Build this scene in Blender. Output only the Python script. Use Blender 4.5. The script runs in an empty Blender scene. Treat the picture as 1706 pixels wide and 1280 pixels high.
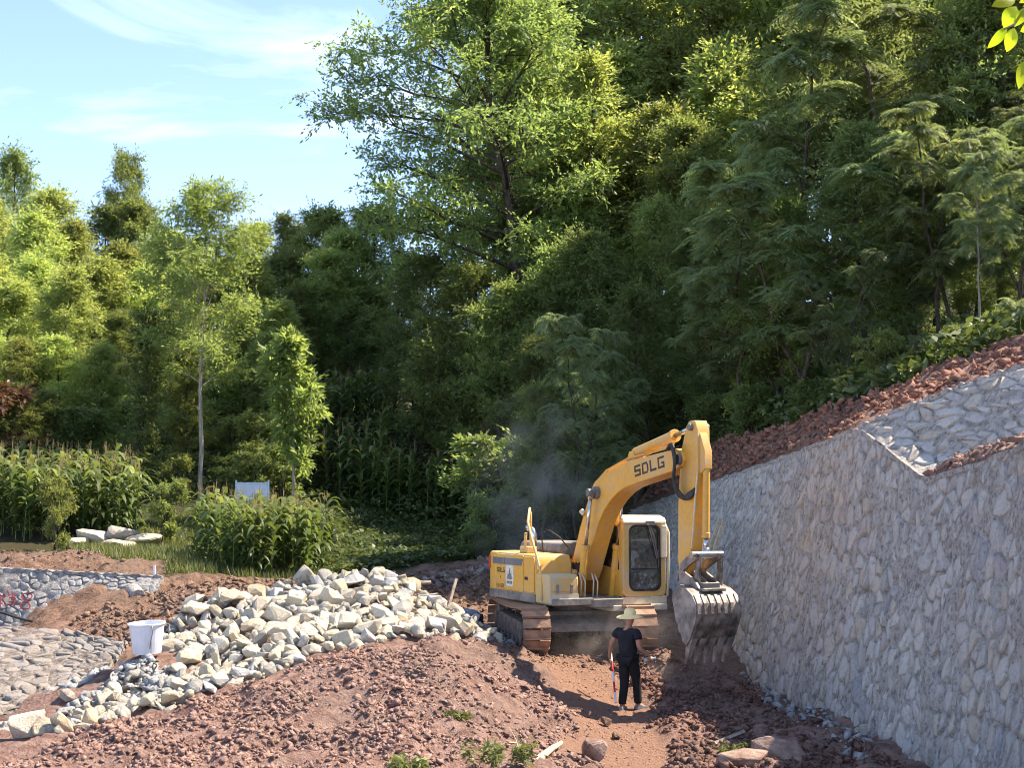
import bpy, bmesh, math, random
import numpy as np
from mathutils import Vector, Matrix, Euler
random.seed(11)
RS = np.random.RandomState(5)
scn = bpy.context.scene
COL = scn.collection
PI = math.pi
# ---------------------------------------------------------------- camera
FPX, HOR, CAMZ = 2200.0, 850.0, 3.35
PITCH = math.atan((HOR - 640) / FPX)
cam_d = bpy.data.cameras.new('camera'); cam = bpy.data.objects.new('camera', cam_d); COL.objects.link(cam)
cam_d.sensor_width = 36.0; cam_d.lens = 36.0 * FPX / 1706.0
cam_d.clip_start = 0.1; cam_d.clip_end = 5000
cam.location = (0, 0, CAMZ); cam.rotation_euler = (PI / 2 + PITCH, 0, 0)
scn.camera = cam
# ---------------------------------------------------------------- sky, sun, exposure
SUN_AZ, SUN_EL = math.radians(72), math.radians(52)      # azimuth clockwise from +Y
SUN_V = Vector((math.sin(SUN_AZ) * math.cos(SUN_EL), math.cos(SUN_AZ) * math.cos(SUN_EL), math.sin(SUN_EL)))
w = bpy.data.worlds.new('World'); scn.world = w; w.use_nodes = True
nt = w.node_tree; nt.nodes.clear()
out = nt.nodes.new('ShaderNodeOutputWorld'); bg = nt.nodes.new('ShaderNodeBackground')
sky = nt.nodes.new('ShaderNodeTexSky'); sky.sky_type = 'NISHITA'; sky.sun_disc = False
sky.sun_elevation = SUN_EL; sky.sun_rotation = SUN_AZ
sky.air_density = 0.62; sky.dust_density = 0.1; sky.ozone_density = 1.2; sky.altitude = 1200
tc = nt.nodes.new('ShaderNodeTexCoord'); mp = nt.nodes.new('ShaderNodeMapping')
mp.inputs['Rotation'].default_value = (0.25, 0.5, 0.35); mp.inputs['Scale'].default_value = (2.2, 3.0, 9.0)
nz = nt.nodes.new('ShaderNodeTexNoise'); nz.inputs['Scale'].default_value = 1.5; nz.inputs['Detail'].default_value = 8; nz.inputs['Roughness'].default_value = 0.55
nz.inputs['Distortion'].default_value = 0.6
cr = nt.nodes.new('ShaderNodeValToRGB'); cr.color_ramp.elements[0].position = 0.52; cr.color_ramp.elements[1].position = 0.85
cr.color_ramp.elements[1].color = (0.36, 0.36, 0.36, 1)
mx = nt.nodes.new('ShaderNodeMixRGB'); mx.inputs['Color2'].default_value = (7.2, 8.3, 9.0, 1)
nt.links.new(tc.outputs['Generated'], mp.inputs['Vector']); nt.links.new(mp.outputs['Vector'], nz.inputs['Vector'])
nt.links.new(nz.outputs['Fac'], cr.inputs['Fac']); nt.links.new(cr.outputs['Color'], mx.inputs['Fac'])
nt.links.new(sky.outputs['Color'], mx.inputs['Color1']); nt.links.new(mx.outputs['Color'], bg.inputs['Color'])
bg.inputs['Strength'].default_value = 0.15
nt.links.new(bg.outputs['Background'], out.inputs['Surface'])
sl = bpy.data.lights.new('sun', 'SUN'); sl.energy = 3.7; sl.angle = math.radians(0.55); sl.color = (1.0, 0.93, 0.80)
so = bpy.data.objects.new('sun', sl); COL.objects.link(so); so.location = (20, 20, 40)
so.rotation_euler = (-SUN_V).to_track_quat('-Z', 'Y').to_euler()
scn.view_settings.view_transform = 'Standard'; scn.view_settings.look = 'None'
scn.view_settings.exposure = 1.88; scn.view_settings.gamma = 1.0; scn.view_settings.use_curve_mapping = False
scn.view_settings.use_white_balance = True; scn.view_settings.white_balance_temperature = 7000; scn.view_settings.white_balance_tint = 15
scn.cycles.use_denoising = True
scn.cycles.filter_width = 1.0
scn.cycles.max_bounces = 8; scn.cycles.diffuse_bounces = 6; scn.cycles.transmission_bounces = 5; scn.cycles.transparent_max_bounces = 8
scn.cycles.volume_bounces = 1; scn.cycles.volume_step_rate = 2.0; scn.cycles.volume_max_steps = 64
scn.cycles.caustics_reflective = False; scn.cycles.caustics_refractive = False

# ---------------------------------------------------------------- helpers
def W(u, v, d):
    """a place given by its direction from the viewpoint and its distance ahead"""
    cx = (u - 853) / FPX; cy = (640 - v) / FPX
    dx, dy, dz = cx, math.cos(PITCH) - cy * math.sin(PITCH), math.sin(PITCH) + cy * math.cos(PITCH)
    return Vector((dx / dy * d, d, CAMZ + dz / dy * d))

def link(o, parent=None):
    COL.objects.link(o)
    if parent is not None: o.parent = parent
    return o
def tag(o, label=None, cat=None, group=None, kind=None):
    if label: o['label'] = label
    if cat: o['category'] = cat
    if group: o['group'] = group
    if kind: o['kind'] = kind
    return o
def empty(name, loc=(0, 0, 0), rot=(0, 0, 0)):
    o = bpy.data.objects.new(name, None); o.empty_display_size = 0.2
    o.location = loc; o.rotation_euler = rot
    return link(o)
def mesh_np(name, V, F, smooth=False, mats=(), attrs=None):
    """V (n,3), F (m,k) arrays -> mesh; attrs: {name: per-face float}"""
    V = np.asarray(V, np.float32); F = np.asarray(F, np.int32); m, k = F.shape
    me = bpy.data.meshes.new(name)
    me.vertices.add(len(V)); me.vertices.foreach_set('co', V.ravel())
    me.loops.add(m * k); me.loops.foreach_set('vertex_index', F.ravel())
    me.polygons.add(m); me.polygons.foreach_set('loop_start', np.arange(0, m * k, k, dtype=np.int32))
    me.polygons.foreach_set('loop_total', np.full(m, k, np.int32))
    if smooth: me.polygons.foreach_set('use_smooth', np.ones(m, bool))
    for mt in mats: me.materials.append(mt)
    for an, vals in (attrs or {}).items():
        vals = np.asarray(vals, np.float32)
        a = me.attributes.new(an, 'FLOAT', 'FACE' if len(vals) == m else 'POINT'); a.data.foreach_set('value', vals)
    me.update(); me.validate()
    return me
def obj_np(name, V, F, mat, parent=None, smooth=False, attrs=None):
    return link(bpy.data.objects.new(name, mesh_np(name, V, F, smooth, [mat] if mat else [], attrs)), parent)

def _h(ix, iy, s):
    n = (ix * 374761393 + iy * 668265263 + s * 1442695041) & 0xffffffff
    n = ((n ^ (n >> 13)) * 1274126177) & 0xffffffff
    return ((n ^ (n >> 16)) & 0xffff) / 65535.0
def vnoise(x, y, s=0):
    x = np.asarray(x, float); y = np.asarray(y, float)
    ix = np.floor(x).astype(np.int64); iy = np.floor(y).astype(np.int64)
    fx = x - ix; fy = y - iy; fx = fx * fx * (3 - 2 * fx); fy = fy * fy * (3 - 2 * fy)
    a = _h(ix, iy, s) * (1 - fx) + _h(ix + 1, iy, s) * fx
    b = _h(ix, iy + 1, s) * (1 - fx) + _h(ix + 1, iy + 1, s) * fx
    return (a * (1 - fy) + b * fy) * 2 - 1
def fbm(x, y, s=0, o=4, g=0.5):
    t = 0; a = 1.0; f = 1.0
    for i in range(o):
        t = t + a * vnoise(x * f, y * f, s + i * 17); a *= g; f *= 2.03
    return t
def sstep(a, b, x):
    t = np.clip((np.asarray(x, float) - a) / (b - a), 0, 1); return t * t * (3 - 2 * t)

class MB:
    """collects simple solids into one mesh"""
    def __init__(s): s.v = []; s.f = []
    def add(s, V, F):
        n = len(s.v); s.v += [tuple(p) for p in V]; s.f += [tuple(i + n for i in q) for q in F]; return s
    def box(s, x0, x1, y0, y1, z0, z1, M=None):
        V = [Vector((x, y, z)) for x in (x0, x1) for y in (y0, y1) for z in (z0, z1)]
        if M is not None: V = [M @ p for p in V]
        return s.add(V, [(0, 1, 3, 2), (4, 6, 7, 5), (0, 4, 5, 1), (2, 3, 7, 6), (0, 2, 6, 4), (1, 5, 7, 3)])
    def prism(s, pts, y0, y1, axis='y'):
        """pts: profile, extruded along an axis ('y': (x,z) profile, 'z': (x,y), 'x': (y,z))"""
        n = len(pts)
        def m(a, b, c): return {'y': (a, c, b), 'z': (a, b, c), 'x': (c, a, b)}[axis]
        V = [m(a, b, y0) for a, b in pts] + [m(a, b, y1) for a, b in pts]
        F = [tuple(range(n)), tuple(range(2 * n - 1, n - 1, -1))] + [(i, i + n, (i + 1) % n + n, (i + 1) % n) for i in range(n)]
        return s.add(V, F)
    def ring(s, outer, inner, a0, a1, axis='x'):
        n = len(outer)
        def m(a, b, c): return {'y': (a, c, b), 'z': (a, b, c), 'x': (c, a, b)}[axis]
        V = [m(*p, a0) for p in outer] + [m(*p, a0) for p in inner] + [m(*p, a1) for p in outer] + [m(*p, a1) for p in inner]
        F = []
        for i in range(n):
            j = (i + 1) % n
            F += [(i, j, n + j, n + i), (2 * n + i, 3 * n + i, 3 * n + j, 2 * n + j), (i, 2 * n + i, 2 * n + j, j), (n + i, n + j, 3 * n + j, 3 * n + i)]
        return s.add(V, F)
    def tube(s, pts, r, n=8, cap=True):
        pts = [Vector(p) for p in pts]; rs = r if isinstance(r, (list, tuple)) else [r] * len(pts)
        V = []; F = []; ref = None
        for i, p in enumerate(pts):
            d = (pts[min(i + 1, len(pts) - 1)] - pts[max(i - 1, 0)]).normalized()
            if ref is None or abs(d.dot(ref)) > 0.95: ref = Vector((0, 0, 1)) if abs(d.z) < 0.9 else Vector((1, 0, 0))
            a = d.cross(ref).normalized(); b = a.cross(d).normalized(); ref = b
            for k in range(n):
                t = 2 * PI * k / n; V.append(p + (a * math.cos(t) + b * math.sin(t)) * rs[i])
        for i in range(len(pts) - 1):
            for k in range(n):
                k2 = (k + 1) % n; F.append((i * n + k, i * n + k2, (i + 1) * n + k2, (i + 1) * n + k))
        if cap: F += [tuple(range(n - 1, -1, -1)), tuple(range((len(pts) - 1) * n, len(pts) * n))]
        return s.add(V, F)
    def spline(s, pts, r, n=7, k=6):
        P = [Vector(p) for p in pts]; Q = []
        for i in range(len(P) - 1):
            a = P[max(i - 1, 0)]; b = P[i]; c = P[i + 1]; d = P[min(i + 2, len(P) - 1)]
            for j in range(k):
                t = j / k; Q.append(.5 * ((2 * b) + (c - a) * t + (2 * a - 5 * b + 4 * c - d) * t * t + (3 * b - a - 3 * c + d) * t ** 3))
        return s.tube(Q + [P[-1]], r, n)
    def loft(s, rings, cap=True):
        """rings: lists of equal-length point loops"""
        n = len(rings[0]); V = [p for r in rings for p in r]; F = []
        for i in range(len(rings) - 1):
            for k in range(n):
                k2 = (k + 1) % n; F.append((i * n + k, i * n + k2, (i + 1) * n + k2, (i + 1) * n + k))
        if cap: F += [tuple(range(n - 1, -1, -1)), tuple(range((len(rings) - 1) * n, len(rings) * n))]
        return s.add(V, F)
    def build(s, name, mat, parent=None, bevel=0, smooth=False, seg=2, ang=35):
        me = bpy.data.meshes.new(name); me.from_pydata(s.v, [], s.f)
        bm = bmesh.new(); bm.from_mesh(me); bmesh.ops.recalc_face_normals(bm, faces=bm.faces); bm.to_mesh(me); bm.free()
        me.materials.append(mat)
        o = link(bpy.data.objects.new(name, me), parent)
        if smooth: me.polygons.foreach_set('use_smooth', [True] * len(me.polygons))
        if bevel:
            b = o.modifiers.new('bevel', 'BEVEL'); b.width = bevel; b.segments = seg; b.limit_method = 'ANGLE'; b.angle_limit = math.radians(ang)
            me.polygons.foreach_set('use_smooth', [True] * len(me.polygons))
            b.harden_normals = True
        return o
def rrect(x0, x1, y0, y1, r, n=4):
    P = []
    for cx, cy, a0 in ((x1 - r, y1 - r, 0), (x0 + r, y1 - r, 90), (x0 + r, y0 + r, 180), (x1 - r, y0 + r, 270)):
        for i in range(n + 1):
            a = math.radians(a0 + 90 * i / n); P.append((cx + r * math.cos(a), cy + r * math.sin(a)))
    return P

# ---------------------------------------------------------------- materials
class NT:
    def __init__(s, name):
        s.m = bpy.data.materials.new(name); s.m.use_nodes = True; s.t = s.m.node_tree; s.t.nodes.clear()
        s.out = s.n('ShaderNodeOutputMaterial')
    def n(s, t, **kw):
        nd = s.t.nodes.new(t)
        for k, v in kw.items(): setattr(nd, k, v)
        return nd
    def l(s, a, b): s.t.links.new(a, b)
    def val(s, sock, v):
        if hasattr(v, 'is_linked') or hasattr(v, 'links'): s.l(v, sock)
        else: sock.default_value = v
    def noise(s, scale, detail=4, rough=0.55, vec=None, dist=0.0):
        nd = s.n('ShaderNodeTexNoise'); nd.inputs['Scale'].default_value = scale; nd.inputs['Detail'].default_value = detail
        nd.inputs['Roughness'].default_value = rough; nd.inputs['Distortion'].default_value = dist
        if vec is not None: s.l(vec, nd.inputs['Vector'])
        mr = s.n('ShaderNodeMapRange'); mr.inputs['From Min'].default_value = 0.24; mr.inputs['From Max'].default_value = 0.76; s.l(nd.outputs['Fac'], mr.inputs['Value'])
        return mr.outputs['Result']
    def ramp(s, fac, stops):
        nd = s.n('ShaderNodeValToRGB'); e = nd.color_ramp.elements
        while len(e) < len(stops): e.new(0.5)
        for i, (p, c) in enumerate(stops):
            e[i].position = p; e[i].color = (c, c, c, 1) if isinstance(c, (int, float)) else (*c, 1)
        s.l(fac, nd.inputs['Fac']); return nd.outputs['Color']
    def mix(s, fac, a, b, mode='MIX'):
        nd = s.n('ShaderNodeMixRGB'); nd.blend_type = mode
        s.val(nd.inputs['Fac'], fac)
        for k, c in (('Color1', a), ('Color2', b)): s.val(nd.inputs[k], c if not isinstance(c, tuple) else (*c, 1)[:4])
        return nd.outputs['Color']
    def math(s, op, a, b=0.0):
        nd = s.n('ShaderNodeMath'); nd.operation = op; s.val(nd.inputs[0], a); s.val(nd.inputs[1], b); return nd.outputs[0]
    def objco(s): return s.n('ShaderNodeTexCoord').outputs['Object']
    def pos(s): return s.n('ShaderNodeNewGeometry').outputs['Position']
    def attr(s, name): return s.n('ShaderNodeAttribute', attribute_name=name).outputs['Fac']
    def rnd(s): return s.n('ShaderNodeObjectInfo').outputs['Random']
    def bump(s, h, strength=0.5, dist=0.02):
        nd = s.n('ShaderNodeBump'); nd.inputs['Strength'].default_value = strength; nd.inputs['Distance'].default_value = dist
        s.l(h, nd.inputs['Height']); return nd.outputs['Normal']
    def bsdf(s, col, rough=0.8, spec=0.3, metal=0.0, nrm=None, coat=0.0):
        b = s.n('ShaderNodeBsdfPrincipled')
        s.val(b.inputs['Base Color'], col if not isinstance(col, tuple) else (*col, 1)[:4]); s.val(b.inputs['Roughness'], rough)
        b.inputs['Specular IOR Level'].default_value = spec; b.inputs['Metallic'].default_value = metal
        b.inputs['Coat Weight'].default_value = coat
        if nrm is not None: s.l(nrm, b.inputs['Normal'])
        return b.outputs['BSDF']
    def done(s, sh): s.l(sh, s.out.inputs['Surface']); return s.m

def m_plain(name, c, rough=0.6, c2=None, scale=8, bump=0.0, spec=0.3, metal=0.0, bscale=None, world=False):
    t = NT(name); co = t.pos() if world else t.objco()
    n = t.noise(scale, 5, 0.6, co)
    col = t.mix(t.ramp(n, [(0.3, 0.0), (0.72, 1.0)]), c, c2) if c2 else c
    nr = t.bump(t.noise(bscale or scale * 4, 5, 0.65, co), 0.8, bump) if bump else None
    return t.done(t.bsdf(col, rough, spec, metal, nr))

def m_paint(name, c, dust=(0.42, 0.34, 0.25), amount=0.5, rough=0.42):
    """machine paint with dust settled on upward faces, grime and chips"""
    t = NT(name); co = t.objco(); g = t.n('ShaderNodeNewGeometry')
    sep = t.n('ShaderNodeSeparateXYZ'); t.l(g.outputs['Normal'], sep.inputs[0])
    n1 = t.noise(1.6, 7, 0.7, co); n2 = t.noise(11, 6, 0.7, co); n3 = t.noise(40, 3, 0.6, co)
    up = t.ramp(sep.outputs['Z'], [(0.35, 0.0), (0.9, 0.75)])
    sz = t.n('ShaderNodeSeparateXYZ'); t.l(co, sz.inputs[0]); lowd = t.ramp(sz.outputs['Z'], [(0.85, 0.75), (1.0, 0.3)])
    d = t.math('ADD', t.math('ADD', t.ramp(n1, [(0.42, 0.0), (0.72, 1.0)]), up), lowd)
    d = t.math('MULTIPLY', t.math('MULTIPLY', d, t.ramp(n2, [(0.25, 0.35), (0.7, 1.0)])), amount)
    base = t.mix(t.ramp(n2, [(0.35, 0.0), (0.7, 0.35)]), c, tuple(x * 0.62 for x in c))
    col = t.mix(d, base, dust)
    chip = t.ramp(t.noise(26, 6, 0.75, co), [(0.88, 0.0), (0.92, 1.0)])
    col = t.mix(t.math('MULTIPLY', chip, 0.75), col, (0.06, 0.045, 0.035))
    r = t.math('ADD', rough, t.math('MULTIPLY', d, 0.4))
    return t.done(t.bsdf(col, r, 0.4, 0.0, t.bump(n3, 0.25, 0.004)))

def m_leaf(name, cols, trans=0.56, rough=0.5):
    """leaf: cols = dark, mid, light; per-leaf tint and per-plant shift"""
    t = NT(name); a = t.attr('tint'); r = t.rnd()
    f = t.math('ADD', t.math('MULTIPLY', a, 0.8), t.math('MULTIPLY', r, 0.2))
    col = t.ramp(f, [(0.05, cols[0]), (0.5, cols[1]), (0.97, cols[2])])
    hs = t.n('ShaderNodeHueSaturation'); t.l(col, hs.inputs['Color'])
    t.val(hs.inputs['Hue'], t.math('ADD', t.math('MULTIPLY', r, 0.03), 0.485)); t.val(hs.inputs['Value'], t.math('ADD', t.math('MULTIPLY', r, 0.5), 0.75))
    b = t.bsdf(hs.outputs['Color'], rough, 0.35)
    tr = t.n('ShaderNodeBsdfTranslucent')
    t.l(t.mix(1.0, hs.outputs['Color'], (1.75, 1.65, 1.0, 1), 'MULTIPLY'), tr.inputs['Color'])
    mx = t.n('ShaderNodeMixShader'); mx.inputs[0].default_value = trans; t.l(b, mx.inputs[1]); t.l(tr.outputs[0], mx.inputs[2])
    return t.done(mx.outputs[0])
# ---------------------------------------------------------------- terrain
CP = []
for q in """1045,1187,22 1040,1280,17.6 960,1130,23 940,1096,24.5 890,1090,24.2 985,1200,21 1000,1240,19
240,1184,17.5 420,1152,19 520,1100,20 640,1080,20.5 760,1077,21 850,1094,22.2 100,1232,16.5 0,1272,15.5
600,1280,14.5 850,1280,15.5 240,1280,14.5 600,1180,17.3 900,1205,19 960,1245,18.5 800,1150,19 400,1215,16.8 700,1130,19
590,968,26.5 430,1013,25.5 500,994,26.2 550,980,26.4 640,980,26.2 690,1006,25.7 760,1046,25 815,1076,24.6
330,1138,20.8 200,1200,18.8 60,1246,17.3 600,1056,22.5 450,1066,22.3 700,1056,22.8
280,1066,23.5 380,1011,25 190,1114,21 90,1194,19 245,1106,21.2 130,1130,21.5 20,1186,20 20,1240,17.6 60,1138,22.4 10,1168,21.2 0,1112,23.4 110,1112,23.2
100,1048,26 20,1064,25.6 300,1003,27 330,968,28.2 262,968,28.2 210,1000,27.4 150,1020,27
0,950,28.7 120,955,28.65 -150,945,28.8 0,1062,27.9 -150,1065,28
0,930,32 0,915,35 200,906,37 100,925,33 300,940,31 420,967,31 540,961,32 -200,912,35
220,900,38 340,833,44 250,850,42 430,846,42 100,760,56 500,800,55 600,720,72 350,760,62 -200,760,56 100,700,72 400,700,75
600,947,34 560,886,42 700,857,50 800,900,42 700,930,36 830,937,34 900,860,48
650,987,29 720,1003,29 760,1034,27.3 810,938,33 700,945,32.4 860,962,31 850,1054,27.5 920,1000,29 930,910,38
1100,1082,24 980,1088,25 1000,1064,27 1150,1132,23.5 1250,1152,24.5 1300,1192,20.5 1400,1252,18 1200,1202,20 1480,1276,17 1150,1060,28 1100,1000,33
900,760,56 1000,745,52 1080,742,47 545,714,54 650,714,54 545,706,57.5 650,706,57.5 545,765,51 650,765,51 600,745,52.5 500,740,54""".split():
    u, v, d = map(float, q.split(',')); CP.append(W(u, v, d))
for x, y, z in [(0, 8, 1.1), (-8, 8, 1.1), (8, 8, .8), (0, 0, 1.7), (-12, 0, 1.7), (12, 0, 1.7), (0, -30, 1.7), (-40, -30, 1.8), (40, -30, 1.8), (-40, 0, 2), (40, 0, 2), (-40, 30, 2.5), (40, 30, 3.5), (12, 20, 0.2), (12, 30, 0.5), (12, 40, 2), (-14, 16, .2), (-16, 22, .3), (20, 55, 9), (0, 90, 11), (-30, 90, 10.5), (30, 90, 13), (-70, 80, 10), (70, 80, 14), (0, 150, 24), (-90, 150, 22), (90, 150, 26), (0, 300, 40), (-200, 300, 38), (200, 300, 40), (0, 700, 40), (-600, 500, 35), (600, 500, 35), (-500, 0, 10), (500, 0, 12), (0, -500, 2), (-500, -500, 3), (500, -500, 3), (5.5, 14, 0.1), (6, 24, .1), (6, 19, .1)]:
    CP.append(Vector((x, y, z)))
CP = np.array([tuple(p) for p in CP])
_D = np.hypot(CP[:, None, 0] - CP[None, :, 0], CP[:, None, 1] - CP[None, :, 1])
_n = len(CP)
_A = np.zeros((_n + 3, _n + 3)); _A[:_n, :_n] = _D + np.eye(_n) * -0.02
_A[:_n, _n] = 1; _A[:_n, _n + 1:] = CP[:, :2]; _A[_n:, :_n] = _A[:_n, _n:].T
_C = np.linalg.solve(_A, np.concatenate([CP[:, 2], np.zeros(3)]))
def ground0(x, y):
    x = np.asarray(x, float); y = np.asarray(y, float); sh = x.shape; x = x.ravel(); y = y.ravel(); z = np.empty(len(x))
    for i in range(0, len(x), 20000):
        a = x[i:i + 20000]; b = y[i:i + 20000]
        z[i:i + 20000] = np.hypot(a[:, None] - CP[None, :, 0], b[:, None] - CP[None, :, 1]) @ _C[:_n] + _C[_n] + _C[_n + 1] * a + _C[_n + 2] * b
    return z.reshape(sh)
PATH = [W(1040, 1300, 17.2), W(1020, 1230, 19.6), W(1010, 1187, 22), W(960, 1130, 23), W(935, 1100, 24.4), W(900, 1090, 24.6)]
def path_w(x, y):
    d = np.full(np.shape(x), 99.0)
    for a, b in zip(PATH[:-1], PATH[1:]):
        ax, ay, bx, by = a.x, a.y, b.x, b.y; L = (bx - ax) ** 2 + (by - ay) ** 2
        t = np.clip(((x - ax) * (bx - ax) + (y - ay) * (by - ay)) / L, 0, 1)
        d = np.minimum(d, np.hypot(x - ax - t * (bx - ax), y - ay - t * (by - ay)))
    return 1 - sstep(0.45, 0.95, d + 0.2 * vnoise(x * 2, y * 2, 3))
GB = np.array([(-60, 31), (-11.5, 33.5), (-10.2, 32.5), (-9.2, 30.2), (-7, 29.6), (-5.6, 30.0), (-4.0, 31.5), (-2, 33.5), (-0.4, 34.5), (1.5, 37), (4, 42), (60, 45)], float)
def grass_w(x, y):
    yb = np.interp(x, GB[:, 0], GB[:, 1]); return sstep(-0.5, 0.7, y - yb + 0.7 * fbm(x * 1.1, y * 1.1, 9, 3))
def ground(x, y):
    x = np.asarray(x, float); y = np.asarray(y, float)
    z = ground0(x, y); near = 1 - sstep(40, 60, y); pw = path_w(x, y); gw = grass_w(x, y)
    rough = near * (1 - 0.85 * pw) * (1 - 0.6 * gw)
    return z + rough * (0.10 * fbm(x * 0.9, y * 0.9, 1, 3) + 0.085 * fbm(x * 2.6, y * 2.6, 2, 4, .6)) + 0.012 * near * fbm(x * 9, y * 9, 4, 2) + 0.013 * pw * np.sin(y * 34 + 2 * vnoise(x * 1.5, y * 1.5, 12)) * (vnoise(x * 1.2, y * .7, 13) > -.1)
def gz(x, y): return float(ground(np.array([x]), np.array([y]))[0])

def axis(fine0, fine1, st, lo, hi, g=1.22):
    a = list(np.arange(fine0, fine1, st)); s = st; p = fine1; up = []
    while p < hi: up.append(p); s *= g if s < 40 else 1; p += s
    s = st; p = fine0; dn = []
    while p > lo: s *= g if s < 40 else 1; p -= s; dn.append(p)
    return np.array(dn[::-1] + a + up)
def soil_mat():
    t = NT('soil'); P = t.pos(); g = t.attr('grass'); pw = t.attr('path')
    n1 = t.noise(0.55, 6, 0.6, P); n2 = t.noise(5, 7, 0.7, P); n3 = t.noise(26, 5, 0.7, P); n4 = t.noise(70, 3, 0.6, P)
    red = t.mix(t.ramp(n2, [(0.3, 0.0), (0.7, 1.0)]), (0.205, 0.112, 0.088), (0.42, 0.275, 0.22))
    brn = t.mix(t.ramp(n2, [(0.3, 0.0), (0.7, 1.0)]), (0.15, 0.085, 0.055), (0.32, 0.20, 0.135))
    sx = t.n('ShaderNodeSeparateXYZ'); t.l(P, sx.inputs[0])
    left = t.ramp(t.math('MULTIPLY', t.math('ADD', sx.outputs['Y'], t.math('MULTIPLY', n1, 6.0)), 0.02), [(0.48, 0.0), (0.6, 1.0)])
    col = t.mix(left, red, brn)
    col = t.mix(t.math('MULTIPLY', t.ramp(n3, [(0.5, 0.0), (0.75, 1.0)]), 0.55), col, (0.44, 0.28, 0.21))
    col = t.mix(t.math('MULTIPLY', t.ramp(n1, [(0.45, 0.0), (0.8, 1.0)]), 0.35), col, (0.19, 0.15, 0.125))
    col = t.mix(pw, col, t.mix(n3, (0.27, 0.145, 0.095), (0.44, 0.265, 0.18)))
    gr = t.mix(t.ramp(n2, [(0.3, 0.0), (0.7, 1.0)]), (0.035, 0.045, 0.018), (0.095, 0.105, 0.04))
    gr = t.mix(t.ramp(n1, [(0.42, 0.0), (0.62, 0.85)]), gr, (0.075, 0.06, 0.03))
    col = t.mix(g, col, gr)
    h = t.math('ADD', t.math('ADD', n2, t.math('MULTIPLY', n3, 0.55)), t.math('MULTIPLY', n4, 0.25))
    return t.done(t.bsdf(col, 0.95, 0.12, 0, t.bump(h, 0.9, 0.10)))
M_SOIL = soil_mat()
gx = axis(-11.5, 6.0, 0.075, -900, 900); gy = axis(13.5, 31, 0.085, -600, 1500)
X, Y = np.meshgrid(gx, gy); Z = ground(X, Y); nx, ny = len(gx), len(gy)
idx = np.arange(nx * ny).reshape(ny, nx)
Fq = np.stack([idx[:-1, :-1], idx[:-1, 1:], idx[1:, 1:], idx[1:, :-1]], -1).reshape(-1, 4)
gobj = obj_np('ground', np.stack([X, Y, Z], -1).reshape(-1, 3), Fq, M_SOIL, smooth=True, attrs={'grass': grass_w(X, Y).ravel(), 'path': (path_w(X, Y) * (1 - grass_w(X, Y))).ravel()})
tag(gobj, 'rough red and brown earth of the building site', kind='structure')

# ---------------------------------------------------------------- right wall lines and the hillside above it
def lerp_line(P, n):
    P = [Vector(p) for p in P]; L = [0]
    for a, b in zip(P[:-1], P[1:]): L.append(L[-1] + (b - a).length)
    o = []
    for i in range(n):
        s = L[-1] * i / (n - 1); k = max(j for j in range(len(L)) if L[j] <= s + 1e-9); k = min(k, len(P) - 2)
        o.append(P[k].lerp(P[k + 1], (s - L[k]) / max(1e-9, L[k + 1] - L[k])))
    return o
TOP = [W(1850, 690, 13.2), W(1706, 745, 16), W(1600, 784, 18), W(1545, 801, 19.1), W(1490, 760, 20.5), W(1432, 714, 22), W(1300, 765, 27.5), W(1175, 808, 34.5), W(1050, 853, 43), W(960, 880, 48)]
UPB = [W(1545, 801, 19.2), W(1585, 775, 19.35), W(1640, 750, 18.9), W(1706, 730, 18.3), W(1850, 690, 16.3)]
UPT = [W(1432, 713, 22.05), W(1500, 684, 21.4), W(1600, 645, 20.4), W(1706, 610, 19.4), W(1880, 545, 17.6)]
def base_of(p):
    y = p.y - 0.2; x = np.interp(y, [13, 17.6, 22, 26, 34, 43, 48], [5.35, 5.2, 4.75, 4.4, 4.0, 2.9, 1.8])
    return Vector((x, y, min(gz(x, y), p.z - 0.6) - 0.25))
EDGE = [(p.y, p.x, p.z) for p in UPT[::-1]] + [(p.y, p.x, p.z) for p in TOP[6:]] + [(62, 1.0, 6.5), (80, -1, 10)]
EDGE = np.array(EDGE); EDGE = EDGE[np.argsort(EDGE[:, 0])]
FORE = [W(1900, 490, 19.5), W(1706, 562, 22), W(1600, 602, 23.5), W(1500, 642, 25), W(1400, 674, 27), W(1300, 717, 31), W(1180, 738, 37.5), W(1100, 755, 44)]
FORE = np.array(sorted([(p.y, p.x, p.z) for p in FORE] + [(50, 5.2, 6.2), (62, 3, 8), (80, 1, 11)]))
def edge_at(y): return np.interp(y, EDGE[:, 0], EDGE[:, 1]), np.interp(y, EDGE[:, 0], EDGE[:, 2])
def fore_at(y): return np.interp(y, FORE[:, 0], FORE[:, 1]), np.interp(y, FORE[:, 0], FORE[:, 2])
def hill(x, y):
    x = np.asarray(x, float); y = np.asarray(y, float); xe, ze = edge_at(y); xf, zf = fore_at(y); xf = np.maximum(xf, xe + 0.6)
    t = np.clip((x - xe) / (xf - xe), 0, 1); dx = np.maximum(x - xf, 0)
    z = ze + (zf - ze) * t + 0.42 * np.minimum(dx, 6) + 0.22 * np.clip(dx - 6, 0, 40)
    e = sstep(0, 0.15, t)
    return z - 0.04 + e * (0.10 * fbm(x * 1.3, y * 1.3, 21, 3) + 0.06 * fbm(x * 4, y * 4, 22, 3))
ys = np.concatenate([np.arange(8, 14, 0.5), np.arange(14, 40, 0.12), np.arange(40, 82, 0.6)])
ts = np.concatenate([np.linspace(0, 3.2, 34), 3.2 + np.cumsum(np.linspace(0.3, 3.0, 26))])
YY, TT = np.meshgrid(ys, ts, indexing='ij'); XX = edge_at(YY)[0] + TT; ZZ = hill(XX, YY)
idx = np.arange(YY.size).reshape(YY.shape)
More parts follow.
